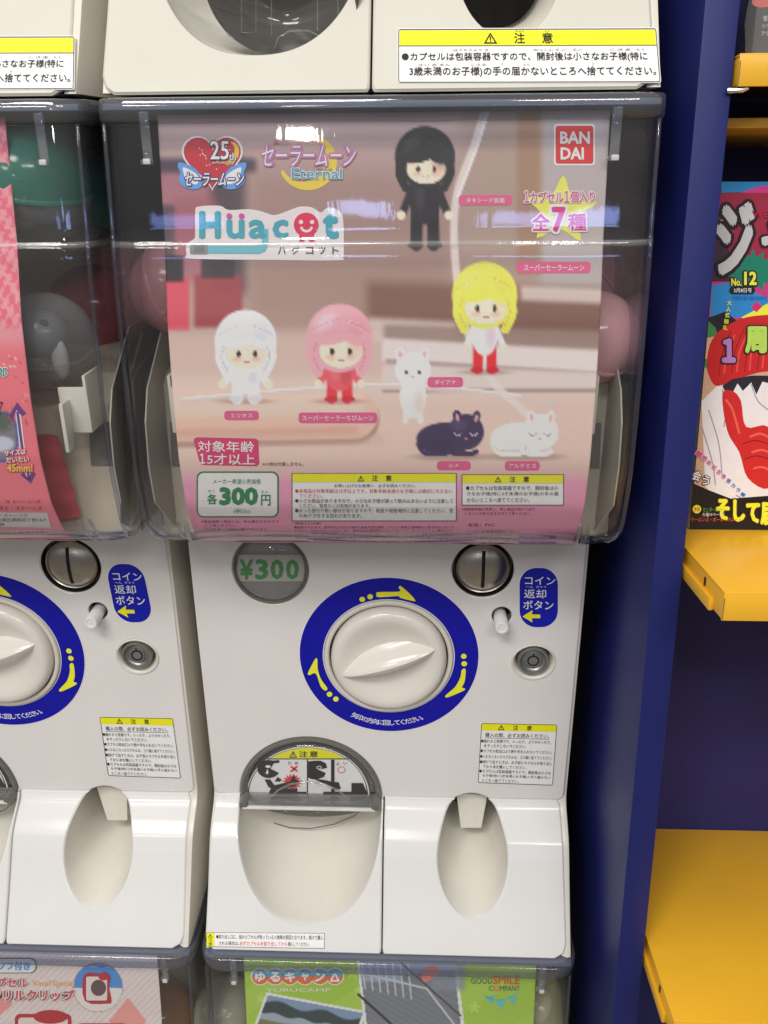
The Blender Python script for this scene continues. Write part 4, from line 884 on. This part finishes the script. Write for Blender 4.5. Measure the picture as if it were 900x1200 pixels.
for ch_, x_ in zip('ハグコット', (326, 342, 358.5, 374, 389.5)): p.text(ch_, x_, 289, x_+9 if ch_ not in 'ットッ' else x_+7.5, 297.5, (62, 62, 66), 3, .02)
p.build()

# ---- left middle card
def left_art(px):
    c = Canvas(px); c.fill((236, 150, 160)); i_ = np.floor((c.x+c.y*.12)/7.5).astype(int); j_ = np.floor((c.y+c.x*.45)/13).astype(int)
    c.mixin((((i_+j_) % 2) == 0)*.8*(1-ss(376, 392, c.y)), (222, 92, 116)); c.mixin(.75*ss(250, 400, c.y)*0+.0*c.x, (0, 0, 0))
    c.mixin(ss(388, 420, c.y), (226, 116, 128)); c.mixin(ss(560, 660, c.y)*.8, (232, 140, 160))
    c.ell(4, 512, 19, 30, (60, 96, 170), .03); c.ell(3, 512, 16.5, 27, (128, 120, 130), .04); c.ell(2, 520, 15, 9, (190, 196, 214), .2)
    c.ell(5, 494, 10, 11, (80, 96, 84), .4, .8)
    for k in range(26):
        c.ell(random.uniform(4, 34), random.uniform(412, 500), random.uniform(.8, 1.8), random.uniform(.8, 1.8), (244, 200, 190) if k % 2 else (196, 70, 96), .3)
    return c.c
OL = np.array((XC-PX, -.09, -.26))
cardl = paint_card('display_card', CARD, CardQuad(-.5175, -.2505, .0175, -.2665, prof_card), left_art, 200, 220, OL, 'pink checked display card with purple size arrow in the left window box', 'display card', 'display cards in the window boxes')
p = Print('card_lettering', CARD, cardl, OL); PU = (110, 60, 130)
p.line([(21, 478), (27, 530)], 6, WT, 1); p.line([(21, 482), (27, 528)], 3, PU, 2); p.poly([(11, 487), (20.5, 471), (31, 484), (26, 487), (20, 480), (15, 490)], PU, 2, ); p.line([(32, 548), (34, 560)], 5, WT, 1); p.line([(32, 548), (35, 562)], 3, PU, 2)
p.poly([(24.5, 556), (28, 553), (34, 560), (38, 552), (42, 554), (36.5, 566)], PU, 2)
p.text('郎', -2, 430, 9, 441, (40, 120, 120), 3, .02, (226, 232, 226), .08); p.text('マ', -4, 470, 4, 486, (80, 60, 70), 3, 0)
p.text('サイズは', 6, 527, 31, 534, (240, 230, 224), 4, .03, (206, 70, 80), .09, slope=-.1); p.text('だいたい', 8, 535, 35, 542, (240, 230, 224), 4, .03, (206, 70, 80), .09, slope=-.05); p.text('45mm!', 9, 543, 39, 552, (246, 214, 96), 4, .03, (206, 70, 80), .09)
p.text('©ド・ストーンズ', -20, 585, 49, 589, (120, 30, 50), 3); p.text('株式会社レンタル・ストーンズ', -40, 592, 50, 597.5, (90, 30, 40), 3); p.poly([(-40, 600), (56, 600.5), (60, 618), (-40, 616)], (200, 200, 200), 1)
p.text('(株)レンド・ストーンズ', -28, 601.5, 33, 605.5, BK, 3); p.text('〒111-0081 東京都台東区蔵前四丁目14-7', -50, 606.5, 54, 610.5, BK, 3); p.text('03-5555-6686', -20, 612, 6, 615, BK, 3); p.text('お客様相談室 受付時間 十時から十七時', -40, 621, 53, 624.5, (110, 50, 60), 3)
p.build()

# ---- lower middle card (green camping card)
def low_art(px):
    c = Canvas(px); c.fill((156, 192, 62)); c.mixin(.5*ss(1120, 1240, c.y), (170, 204, 84)); c.mixin(.35*(np.sin(c.x*.05+c.y*.08) > .4), (180, 208, 96))
    def star(cx, cy, r, col): 
        a = np.arctan2(c.y-cy, c.x-cx); d = np.hypot(c.x-cx, c.y-cy); c.mixin(((d < r*(.72+.28*np.cos(5*a+1.2)))*.9).astype(float), col)
    for s_ in ((328, 1134, 9), (414, 1140, 8), (398, 1128, 4), (556, 1180, 7), (420, 1160, 5), (306, 1170, 6)): star(*s_, (184, 214, 108))
    # landscape print: sky, hills, lake, meadow
    L = (c.y > 1163+.19*(c.x-316))*(c.x > 312-.36*(c.y-1163))*(c.x < 430-.36*(c.y-1185)); c.mixin(L*1., (226, 226, 222))
    L2 = (c.y > 1166+.19*(c.x-316))*(c.x > 315-.36*(c.y-1163))*(c.x < 426-.36*(c.y-1185)); yy = c.y-.19*(c.x-316)
    c.mixin(L2*1., (128, 152, 180)); c.mixin(L2*ss(1172, 1176, yy+3*np.sin(c.x*.12)), (52, 66, 70)); c.mixin(L2*ss(1186, 1188, yy+1.5*np.sin(c.x*.2)), (150, 168, 180)); c.mixin(L2*ss(1194, 1197, yy), (116, 118, 80))
    # stairs and railing print
    R_ = (c.x > 418+.12*(c.y-1125))*(c.x < 535+.12*(c.y-1125)); c.mixin(R_*1., (226, 226, 224))
    R2 = (c.x > 421+.12*(c.y-1125))*(c.x < 531+.12*(c.y-1125)); c.mixin(R2*1., (116, 122, 130)); c.box(424, 1118, 470, 1150, (150, 166, 184), 3, 1); c.box(505, 1118, 545, 1160, (134, 146, 160), 4, .8);  c.mixin(R2*(1-ss(1142, 1146, c.y+.1*c.x-45))*1., (150, 166, 182)); c.mixin(R2*(np.sin((c.y-.55*c.x)*.9) > .2)*ss(1150, 1154, c.y)*.6, (128, 132, 138))
    for k in range(7): c.stroke([(424+k*9, 1128), (428+k*9, 1158+k*2)], 1.4, (206, 210, 214), 1, R2)
    c.stroke([(424, 1140), (500, 1158), (540, 1210)], 2.4, (196, 196, 198), 1, 1); c.stroke([(470, 1128), (540, 1190)], 2, (60, 62, 66), 1, .9); c.stroke([(420, 1165), (470, 1210)], 3, (46, 44, 46), 1, .9)
    return c.c
LOWC = CARD_LOW; OW = np.array((XC, -.09, -.26-VP))
lowcard = paint_card('display_card', LOWC, CardQuad(-.155, .1095, .0175-VP, -.10-VP, lambda z: prof_card(z+VP)), low_art, 300, 120, OW, 'bright green display card with orange and blue letter discs at the bottom', 'display card', 'display cards in the window boxes')
p = Print('card_lettering', LOWC, lowcard, OW)
for i, ch_ in enumerate('ゆるキャン△'):
    x = 305+i*17.5; y = 1143.5+.2*math.sin(i); cc = ((86, 156, 190), (226, 112, 60))[i % 2]
    p.ell(x, y, 11, 10.5, (232, 236, 224), 1, 22)
for i, ch_ in enumerate('ゆるキャン△'):
    x = 305+i*17.5; y = 1143.5+.2*math.sin(i); p.ell(x, y, 9.4, 9, (86, 156, 190), 2, 22); p.poly(ellpts(x, y, 9.4, 9, 14, 0, 180), (222, 108, 58), 2.5)
    hs = 4.4 if ch_ == 'ャ' else 6; p.text(ch_, x-hs, y-hs, x+hs, y+hs, (240, 238, 230), 3, .045)
p.text('YURUCAMP', 312, 1157, 388, 1161, (232, 240, 220), 3, .01)
p.text('GOOD', 552, 1144, 577, 1152, (66, 84, 96), 3, .0); p.text('SMILE', 577.5, 1142, 609, 1152.5, (216, 84, 44), 3, .035); p.text('C', 572.5, 1154, 578, 1160, (66, 84, 96), 3); p.ring(582, 1157, 3.4, 3.2, .8, (216, 84, 44), 3, 16); p.text('MPANY', 586, 1154, 609, 1160, (66, 84, 96), 3)
for x, y, s_ in ((574, 1167, 6), (586, 1172, 7), (600, 1168, 6)): p.poly([(x-s_, y), (x+s_, y-2), (x+2, y+s_*1.6)], (104, 188, 178), 2)
p.line(curve([(566, 1166), (586, 1171), (610, 1162)]), 1.2, (104, 188, 178), 2); p.poly(smoothpts([(497, 1134), (512, 1131), (514, 1140), (506, 1146), (498, 1150), (494, 1144)], 3), (222, 120, 120), 2)
p.build()

# ---- lower left card (striped)
def lowl_art(px):
    c = Canvas(px); c.fill((222, 210, 206)); c.mixin((np.sin((c.x+c.y)*.78) > .35)*.45, (196, 180, 180)); c.mixin(((np.abs(c.x-150)+np.abs(c.y-1196)*.8) < 22)*.8, (226, 140, 130))
    c.mixin(((np.abs(c.x+2)+np.abs(c.y-1175)) < 18)*.9, (226, 140, 140)); c.ell(115, 1156.5, 29.2, 29.2, (150, 120, 100), .01); c.ell(115, 1156.5, 28.6, 28.6, (226, 218, 214), .01)
    m = (np.hypot(c.x-115, c.y-1156.5) < 28.6)*(c.y < 1157); c.mixin(m*1., (74, 138, 206))
    return c.c
LOWL = Surf(lambda z: prof_card(z+VP), .0004, True); OWL = np.array((XC-PX, -.09, -.26-VP))
lowlc = paint_card('display_card', LOWL, CardQuad(-.500, -.2345, .0175-VP, -.10-VP, lambda z: prof_card(z+VP)), lowl_art, 260, 110, OWL, 'pale striped display card with pink outlined lettering, in the lowest left window box', 'display card', 'display cards in the window boxes')
p = Print('card_lettering', LOWL, lowlc, OWL); RP = (200, 84, 100)
p.rr(-30, 1121.5, 43.5, 1140, 8, (60, 60, 64), 1); p.rr(-30, 1122.8, 42.2, 1138.8, 7, (236, 234, 232), 2); p.text('ソフ付き', -2, 1126, 36, 1136, (70, 150, 220), 3, .05)
p.text('カプセル', -17, 1144, 34, 1155.5, RP, 5, .05, (238, 220, 214), .08); p.text('カプセル', -17, 1145, 34, 1156.5, (60, 40, 44), 3, .17); p.text('アクリルクリップ', -25, 1158, 88, 1172, RP, 5, .05, (238, 220, 214), .08); p.text('アクリルクリップ', -25, 1159.5, 88, 1173.5, (60, 40, 44), 3, .17)
p.text('Vocal Special', 38, 1147, 87, 1156, (226, 150, 90), 4, .03, (236, 226, 214), .08)
p.poly(smoothpts([(99, 1141), (118, 1140), (124, 1138), (130, 1145), (128, 1155), (131, 1172), (126, 1175), (100, 1172)], 3), (176, 44, 56), 3); p.rr(101.5, 1143, 126, 1171, 2, (226, 214, 208), 4); p.ell(116, 1156, 9, 9.5, (96, 72, 72), 5, 20); p.ell(122, 1143, 6, 4, (190, 40, 54), 6, 16)
p.rr(18, 1187, 84, 1240, 6, (176, 44, 56), 3); p.rr(22, 1191, 80, 1240, 4, (226, 206, 200), 4); p.ell(60, 1190, 20, 8, (176, 40, 52), 5); p.rr(90, 1198, 150, 1240, 6, (176, 44, 56), 3)
p.build()

# ================================================================== capsules in the window boxes
def capsule(ctr, r, c_top, c_bot, label, tilt=(0, 0, 0), a=(.5, .5), toy=None):
    e_ = empty('toy_capsule', ctr, label, 'capsule', 'toy capsules inside the window boxes', tilt)
    for nm, cc, al, s0, s1 in (('capsule_lid', c_top, a[0], 0, 90), ('capsule_cup', c_bot, a[1], -90, -1.5)):
        mb = MB(); rr_ = r if nm == 'capsule_lid' else r*.985
        mb.loft([[(rr_*math.cos(math.radians(p_))*math.cos(t), rr_*math.cos(math.radians(p_))*math.sin(t), rr_*math.sin(math.radians(p_))) for t in [2*math.pi*i/40 for i in range(40)]] for p_ in np.linspace(s0, s1, 14)], True)
        if nm == 'capsule_lid': mb.loft([[(q_*math.cos(t), q_*math.sin(t), z_) for t in [2*math.pi*i/40 for i in range(40)]] for q_, z_ in ((r, 0), (r*1.02, -.0008), (r*1.02, -.0028), (r*.99, -.003))], True)
        else:
            for k in range(3): t = k*2.1; mb.disc(.0+r*.3*math.cos(t), r*.3*math.sin(t), [(r*.05, -r*.93), (r*.05, -r*.955), (r*.03, -r*.955)], 12)
        mb.build(nm, tinted('tint_%s_%d' % ('_'.join(str(int(v*99)) for v in cc), al*100), cc, al, .12), e_, None, 60)
    if toy:
        mb = MB()
        for k, (dx, dy, dz, rx, ry, rz) in enumerate(toy[1]):
            mb.loft([[(dx+rx*math.cos(math.radians(p_))*math.cos(t), dy+ry*math.cos(math.radians(p_))*math.sin(t), dz+rz*math.sin(math.radians(p_))) for t in [2*math.pi*i/20 for i in range(20)]] for p_ in np.linspace(-90, 90, 10)], True)
        mb.build('wrapped_toy', toy[0], e_, None, 60)
    return e_
def pxz(px_, py_, Y): a_ = at_y([(px_, py_)], Y)[0]; return (float(a_[0]), float(a_[1]), float(a_[2]))
PINK = (.80, .36, .38); PALE = (.84, .44, .47)
capsule(pxz(694, 396, -.030), .0325, PALE, PINK, 'pink capsule beside the right edge of the middle display card', (.5, .4, 0), (.7, .8))
capsule(pxz(690, 335, .035), .0325, PINK, PALE, 'pink capsule resting behind and above the one by the right card edge', (-.4, .9, 0), (.6, .6))
capsule(pxz(728, 268, .060), .0325, PALE, PINK, 'dim pink capsule high behind the right side of the middle case', (.9, .4, 0), (.25, .25))
capsule(pxz(752, 205, .068), .0325, PALE, PINK, 'uppermost dim pink capsule in the right side of the middle case', (.4, -.4, 0), (.18, .2))
capsule(pxz(206, 338, -.012), .0325, PALE, PINK, 'pink capsule peeping out beside the left edge of the middle display card', (.2, 1.2, 0), (.35, .45))
WR = mat('wrap_film', (.45, .45, .46), .15, .5, var=.3, scale=60)
capsule(pxz(35, 215, -.035), .0400, (.05, .26, .19), (.55, .56, .56), 'green lidded clear capsule near the top of the left window box', (.15, .2, 0), (.6, .14), (WR, ((.004, 0, -.012, .026, .02, .012), (-.008, 0, -.02, .014, .018, .012))))
capsule(pxz(96, 238, .030), .0380, (.08, .36, .26), (.50, .50, .52), 'second green lidded capsule further back, beside the case corner', (.1, .5, .3), (.5, .12), (WR, ((0, 0, -.014, .02, .02, .012),)))
SEAL = mat('grey_seal_toy', (.22, .22, .23), .35, .5, var=.1, scale=50)
capsule(pxz(55, 400, -.050), .0330, (.55, .56, .57), (.60, .56, .54), 'clear capsule with a grey toy inside, above the left card holder', (.3, .1, 0), (.10, .10), (SEAL, ((-.002, -.008, .010, .021, .018, .016), (.008, -.010, -.012, .007, .008, .014), (-.004, -.012, -.006, .012, .012, .010))))
se = empty('seal_toy', pxz(50, 385, -.055), 'small grey seal toy with black eyes inside the clear left capsule', 'toy')
for nm_, L_, m_ in (('eye', (-.012, -.0135, .008, .0032, .0022, .0032), GAP), ('eye', (.008, -.0155, .006, .0032, .0022, .0032), GAP), ('snout', (-.004, -.0165, .000, .0065, .004, .0045), mat('pale_seal', (.6, .58, .56), .4)), ('flipper', (.014, -.012, -.018, .006, .004, .014), mat('pale_seal', (.6, .58, .56), .4))):
    mb = MB(); mb.loft([[(L_[0]+L_[3]*math.cos(math.radians(p_))*math.cos(t), L_[1]+L_[4]*math.cos(math.radians(p_))*math.sin(t), L_[2]+L_[5]*math.sin(math.radians(p_))) for t in [2*math.pi*i/20 for i in range(20)]] for p_ in np.linspace(-90, 90, 10)], True); mb.build(nm_, m_, se, None, 60)
capsule(pxz(112, 365, .055), .0360, (.58, .16, .20), (.50, .22, .24), 'dull red capsule deep in the left window box by the case corner', (.2, .8, 0), (.4, .4))
rp = empty('red_packet', pxz(60, 560, -.062), 'flat red packet below the cream card holder in the left window box', 'packet')
mb = MB(); rings = []
for i in range(13):
    z = -.030+.062*i/12; wv = .0012*math.sin(i*1.9); h_ = .017-.0006*i
    rings.append([(-h_, wv, z), (-h_*.5, wv-.003, z), (0, wv-.0038, z), (h_*.6, wv*1.5-.003, z), (h_, wv, z), (0, .003, z)])
mb.loft(rings, True, (True, True)); mb.build('packet_bag', mat('red_film', (.50, .05, .07), .3, var=.15, scale=40, bump=.3), rp, None, 40)
YC = (.68, .62, .12)
capsule(pxz(268, 1185, -.035), .0330, (.75, .74, .55), YC, 'yellow capsule at the left inside the lowest middle window box', (.4, .3, 0), (.25, .5), (WR, ((0, 0, .004, .02, .02, .012),)))
capsule(pxz(628, 1178, -.040), .0330, (.75, .72, .45), YC, 'yellow capsule at the right inside the lowest middle window box', (.2, -.7, 0), (.25, .55), (WR, ((0, 0, .004, .02, .02, .012),)))
OG = (.50, .16, .05)
capsule(pxz(190, 1190, -.030), .0330, (.5, .25, .12), OG, 'orange brown capsule in the lowest left window box', (.5, .3, 0), (.4, .55))

# ================================================================== display rack on the right
LEAN = math.radians(6); RO = np.array((0, -.1, -.3))
_u = np.array((0, math.sin(LEAN), math.cos(LEAN))); _b = np.array((0, math.cos(LEAN), -math.sin(LEAN)))
rack = empty('display_rack', tuple(RO), 'blue and yellow metal magazine rack leaning back beside the machines', 'display rack', None, (-LEAN, 0, 0))
def rk(L, y):   # pixels -> rack coordinates on the plane at local depth y
    d = rays(L); c0 = np.array((0, -DIST, 0)); k = ((RO-c0)@_b+y)/(d@_b); W = c0+k[:, None]*d-RO; return np.stack([W[:, 0], W@_b, W@_u], 1)
mb = MB(); mb.box((.1612, 0, -.75), (.1812, .30, .60), .0012); mb.build('upright_post', BLUE, rack)
mb = MB(); mb.box((.1822, .153, -.75), (.62, .157, .60)); mb.build('back_panel', NAVY, rack)
def shelf(x0, y0, z1, lip, name='shelf', back=.152):
    mb = MB(); mb.box((x0, y0, z1-.0016), (.62, back, z1), .0006); mb.box((x0, y0, z1-lip), (.62, y0+.0015, z1-.0004), .0006)
    sh = mb.build(name, YELLOW, rack)
    mb = MB(); mb.box((x0+.0002, y0+.0016, z1-lip+.001), (x0+.0016, back, z1-.0018), .0003); mb.box((x0-.0030, y0+.016, z1-lip-.0002), (x0+.0004, back, z1-lip+.0085), .0010); mb.build('side_flange', YELLOW, sh)
    mb = MB(); mb.box((x0-.0004, y0+.034, z1-lip+.0095), (x0+.0001, y0+.0365, z1-.004)); mb.build('slot_hole', GAP, sh)
    mb = MB(); mb.box((x0+.0003, y0-.00015, z1-lip+.0002), (x0+.0009, y0+.0003, z1-.004)); mb.build('worn_corner', YEDGE, sh)
    return sh
shelf(.1862, -.066, .0417, .0190); shelf(.1860, -.066, -.2887, .0190); ZT3 = float(rk([(880, 62)], -.004)[0][2]); shelf(.1826, -.004, ZT3, .0175)
ZR = float(rk([(880, 138)], .030)[0][2]); mb = MB(); mb.box((.1826, .030, ZR-.006), (.62, .150, ZR), .0006); mb.build('lower_rail', YELLOW, rack)
mb = MB(); P = rk([(846, 106), (868, 106), (876, 104)], .0); P = [tuple(q_) for q_ in rk([(852, 106), (870, 105.5), (877, 103.5)], -.002)]; mb.tube(P, [.0016, .0016, .0008], 10); mb.build('peg_hook', mat('chrome', (.7, .7, .7), .15, metal=1), rack)

# ---- magazine leaning on the middle shelf
MGY = .058
mag = empty('magazine', tuple(RO+_b*MGY+np.array((.30, 0, 0))+_u*.0417), 'colourful comic magazine with yellow lettering standing on the middle yellow shelf', 'magazine', None, (-LEAN, 0, 0))
MO = np.array((.30, MGY, .0417))
class MSurf:
    curved = False
    def map(s, P, off=0.0): W = rk(P, MGY); W[:, 1] -= off; return W-MO
def MX(L): return [tuple(p_) for p_ in MSurf().map(L)]
mx0 = .2010
mb = MB(); mb.box((mx0-.30, .0002, .0002), (.20, .022, .2385), .0006); mb.build('page_block', mat('page_paper', (.6, .57, .5), .7, bump=.3), mag)
def mprint(nm): 
    q_ = Print(nm, MSurf(), mag, None); return q_
p = mprint('cover')
p.poly([(844, 213), (960, 213), (960, 645), (806, 645)], (64, 60, 72), 1)
p.build()
p = mprint('cover_art')
def cl_(pts): return [(max(x, 844.5-(y-213)*.0885), y) for x, y in pts]
p.poly(cl_([(845, 213), (960, 213), (960, 222), (845, 226)]), (40, 130, 190), 2); p.poly(cl_([(866, 226), (890, 218), (960, 216), (960, 240), (866, 232)]), (200, 60, 140), 2.2)
p.poly(cl_([(844, 226), (960, 226), (960, 330), (833, 330)]), (150, 40, 66), 2.4); p.poly(cl_([(842, 250), (856, 300), (880, 330), (833, 330)]), (60, 44, 56), 2.5); p.poly(cl_([(841, 262), (850, 252), (852, 262), (842, 284)]), (226, 206, 60), 2.6)
p.poly(cl_([(834, 330), (864, 318), (960, 330), (960, 420), (826, 420)]), (190, 52, 120), 2.4); p.poly(cl_([(833, 334), (860, 330), (900, 350), (960, 344), (960, 372), (832, 372)]), (44, 130, 196), 2.5)
st = []
for i in range(28): r = 1 if i % 2 else .66; a = math.radians(i*360/28); st.append((882+30*r*math.cos(a), 318+26*r*math.sin(a)))
p.poly(st, (30, 120, 100), 2.7)
p.poly(cl_([(828, 372), (850, 365), (868, 380), (960, 360), (960, 460), (820, 460)]), (34, 34, 40), 2.6); p.poly(cl_([(826, 376), (838, 384), (850, 420), (838, 440), (822, 430)]), (70, 128, 76), 2.8); p.poly(cl_([(824, 396), (846, 392), (850, 412), (836, 424), (822, 420)]), (206, 170, 140), 2.9)
p.poly([(868, 372), (906, 352), (930, 360), (906, 384)], (240, 226, 60), 2.9); p.poly([(880, 360), (886, 353), (893, 359), (886, 366)], (200, 44, 110), 3)
# plain red dome, skin-tone and white fields (no figure)
p.poly(cl_([(818, 430), (960, 430), (960, 640), (806, 640)]), (196, 160, 136), 2.65)
p.poly(smoothpts([(836, 450), (828, 428), (834, 398), (854, 380), (884, 370), (930, 372), (950, 400), (950, 430), (890, 436), (850, 450)], 4), (190, 36, 40), 3.2)
for k in range(6): p.line(curve([(842+k*15, 440-k*2), (846+k*15, 415-k*3), (856+k*15, 388-k*2)]), .9, (120, 18, 26), 3.3)
p.poly(cl_([(812, 470), (840, 452), (880, 446), (960, 446), (960, 600), (860, 600), (826, 570)]), (222, 218, 226), 3)
p.poly(smoothpts([(846, 462), (858, 458), (868, 470), (874, 500), (900, 500), (910, 540), (900, 572), (876, 560), (866, 530), (852, 505)], 4), (196, 40, 42), 3.4); p.line(curve([(870, 520), (884, 516), (900, 520)]), 1, (110, 16, 22), 3.6); p.line(curve([(872, 538), (886, 534), (902, 538)]), 1, (110, 16, 22), 3.6)
for k in range(5): p.line(curve([(848+k*15, 438-k*2), (851+k*15, 416-k*3), (861+k*15, 392-k*2)]), 2.2, (214, 74, 62), 3.25)
for L_ in ([(850, 468), (858, 480), (866, 508)], [(878, 512), (890, 508), (902, 513)], [(880, 530), (892, 527), (903, 531)], [(882, 549), (892, 547), (902, 551)]): p.line(curve(L_), 2.6, (222, 92, 78), 3.55)
for L_ in ([(830, 480), (842, 520), (846, 560)], [(822, 500), (834, 540), (838, 568)], [(846, 456), (850, 480), (848, 500)], [(880, 450), (888, 470), (900, 480)], [(862, 580), (880, 588), (902, 586)]): p.line(curve(L_), 1.4, (150, 150, 172), 3.2)
p.poly([(846, 452), (858, 444), (880, 440), (905, 440), (905, 450), (893, 447), (886, 462), (880, 448), (870, 458), (864, 449), (854, 468)], (40, 38, 48), 3.25)
p.poly([(808, 612), (812, 566), (830, 574), (856, 584), (960, 576), (960, 640), (806, 640)], (24, 22, 26), 3.5)
p.build()
p = mprint('cover_lettering')
p.text('ジ', 838, 236, 884, 323, (186, 186, 190), 6, .035, (36, 24, 34), .04); p.text('ャ', 891, 258, 938, 322, (186, 186, 190), 6, .035, (36, 24, 34), .04); p.text('WEEKLY', 880, 247, 930, 255, (170, 40, 60), 7, .02)
p.text('No.', 856, 326, 868, 335, (236, 220, 80), 7, .04, (40, 30, 20), .1); p.text('12', 871, 318, 886, 334, (236, 220, 80), 7, .05, (40, 30, 20), .1); p.rr(854, 336, 884, 344, 4, (30, 28, 30), 6.5); p.text('3月8日号', 859, 337.5, 880, 342.8, (226, 226, 226), 7, .01); p.text('特別定価290円', 858, 346, 898, 351, (50, 90, 170), 7)
p.text('１', 845, 396, 862, 425, (168, 120, 180), 7, .07, (40, 24, 34), .05); p.text('周', 872, 382, 898, 414, (172, 206, 92), 7, .05, (40, 40, 30), .05); p.text('年', 902, 380, 928, 414, (172, 206, 92), 7, .05, (40, 40, 30), .05)
for i, ch_ in enumerate('大人気御礼'): p.text(ch_, 851-i*1.2, 352+i*7.2, 856.5-i*1.2, 358+i*7.2, (240, 226, 70), 7, .02)
for i, ch_ in enumerate('一周年記念巻頭カラー'): p.text(ch_, 817+i*5.6-max(0, 3-i)*.8, 528+i*5.4, 822+i*5.6, 534+i*5.2, (206, 70, 140) if i < 6 else (50, 110, 190), 7, .03, WT, .06, rot=30)
p.text('会', 811, 551, 821, 563, WT, 7, .03, BK, .08, rot=20); p.text('う', 822, 557, 831, 568, WT, 7, .03, BK, .08, rot=20)
p.text('そして届', 838, 582, 908, 609, (240, 224, 60), 7, .05, (60, 40, 20), .05, slope=.10); p.text('け', 912, 590, 930, 614, (240, 224, 60), 7, .05)
p.ell(816, 596, 5, 5, (240, 220, 60), 6.6, 16); p.text('巻頭', 812.5, 593.5, 819.5, 598.5, (180, 40, 40), 7); p.text('センターカラー', 823, 594, 848, 599, (90, 180, 90), 7); p.text('大増19ページ!!', 822, 600, 848, 604.5, WT, 7); p.text('ケーロンズ・ボール・パレード', 809, 605.5, 868, 610.5, (226, 90, 60), 7, .01)
p.build()

# ---- packaged goods on the top shelf
pk = empty('wrapped_package', tuple(RO+_b*.03+_u*(ZT3+.0003)+np.array((.2, 0, 0))), 'dark package in crinkled clear film standing on the top yellow shelf', 'package', None, (-LEAN, 0, 0))
PO = np.array((.2, .03, ZT3+.0003))
mb = MB(); mb.box((.0005, .0, .0004), (.14, .02, .12), .001); mb.build('package_box', mat('package_grey', (.12, .12, .125), .35), pk)
mb = MB(); rings = []
for i in range(13):
    z = .0005+.125*i/12; rings.append([(-.0055+.0016*math.sin(i*2.3), .010, z), (-.0050+.0014*math.sin(i*1.7+1), -.0020+.001*math.sin(i*2.9), z), (.0005, -.0026, z), (.03, -.0022+.0006*math.sin(i*1.3), z), (.14, -.0022, z)])
mb.loft(rings, False); mb.build('film_wrap', clear('crinkled_film', (.9, .9, .9), (.5, .5, .5), .08, 2.2, haze=.12), pk, None, 20)
class PSurf:
    curved = False
    def map(s, P, off=0.0): W = rk(P, PO[1]); W[:, 1] -= off; return W-PO
p = Print('package_lettering', PSurf(), pk, None)
p.poly(smoothpts([(881, 4), (886, -4), (905, -4), (905, 6), (890, 9)], 3), (226, 110, 104), 1); 
for t_, x0, y0, x1, y1 in (('食玩', 894, 18, 904, 25), ('シリーズ', 893, 27.5, 912, 33), ('アクリル', 892, 36.5, 912, 42)): p.text(t_, x0, y0, x1, y1, (206, 206, 206), 1, .02)
p.build()

# ================================================================== what stands behind: dark wall of the shop corner
mb = MB(); mb.box((-1.6, .42, -2.2), (1.6, .45, 1.6)); o = mb.build('wall', mat('dark_wall', (.016, .015, .016), .8)); o['kind'] = 'structure'
mb = MB(); mb.box((-3, -3.6, -1.62), (3, .45, -1.60)); o = mb.build('floor', mat('shop_floor', (.22, .19, .16), .5)); o['kind'] = 'structure'
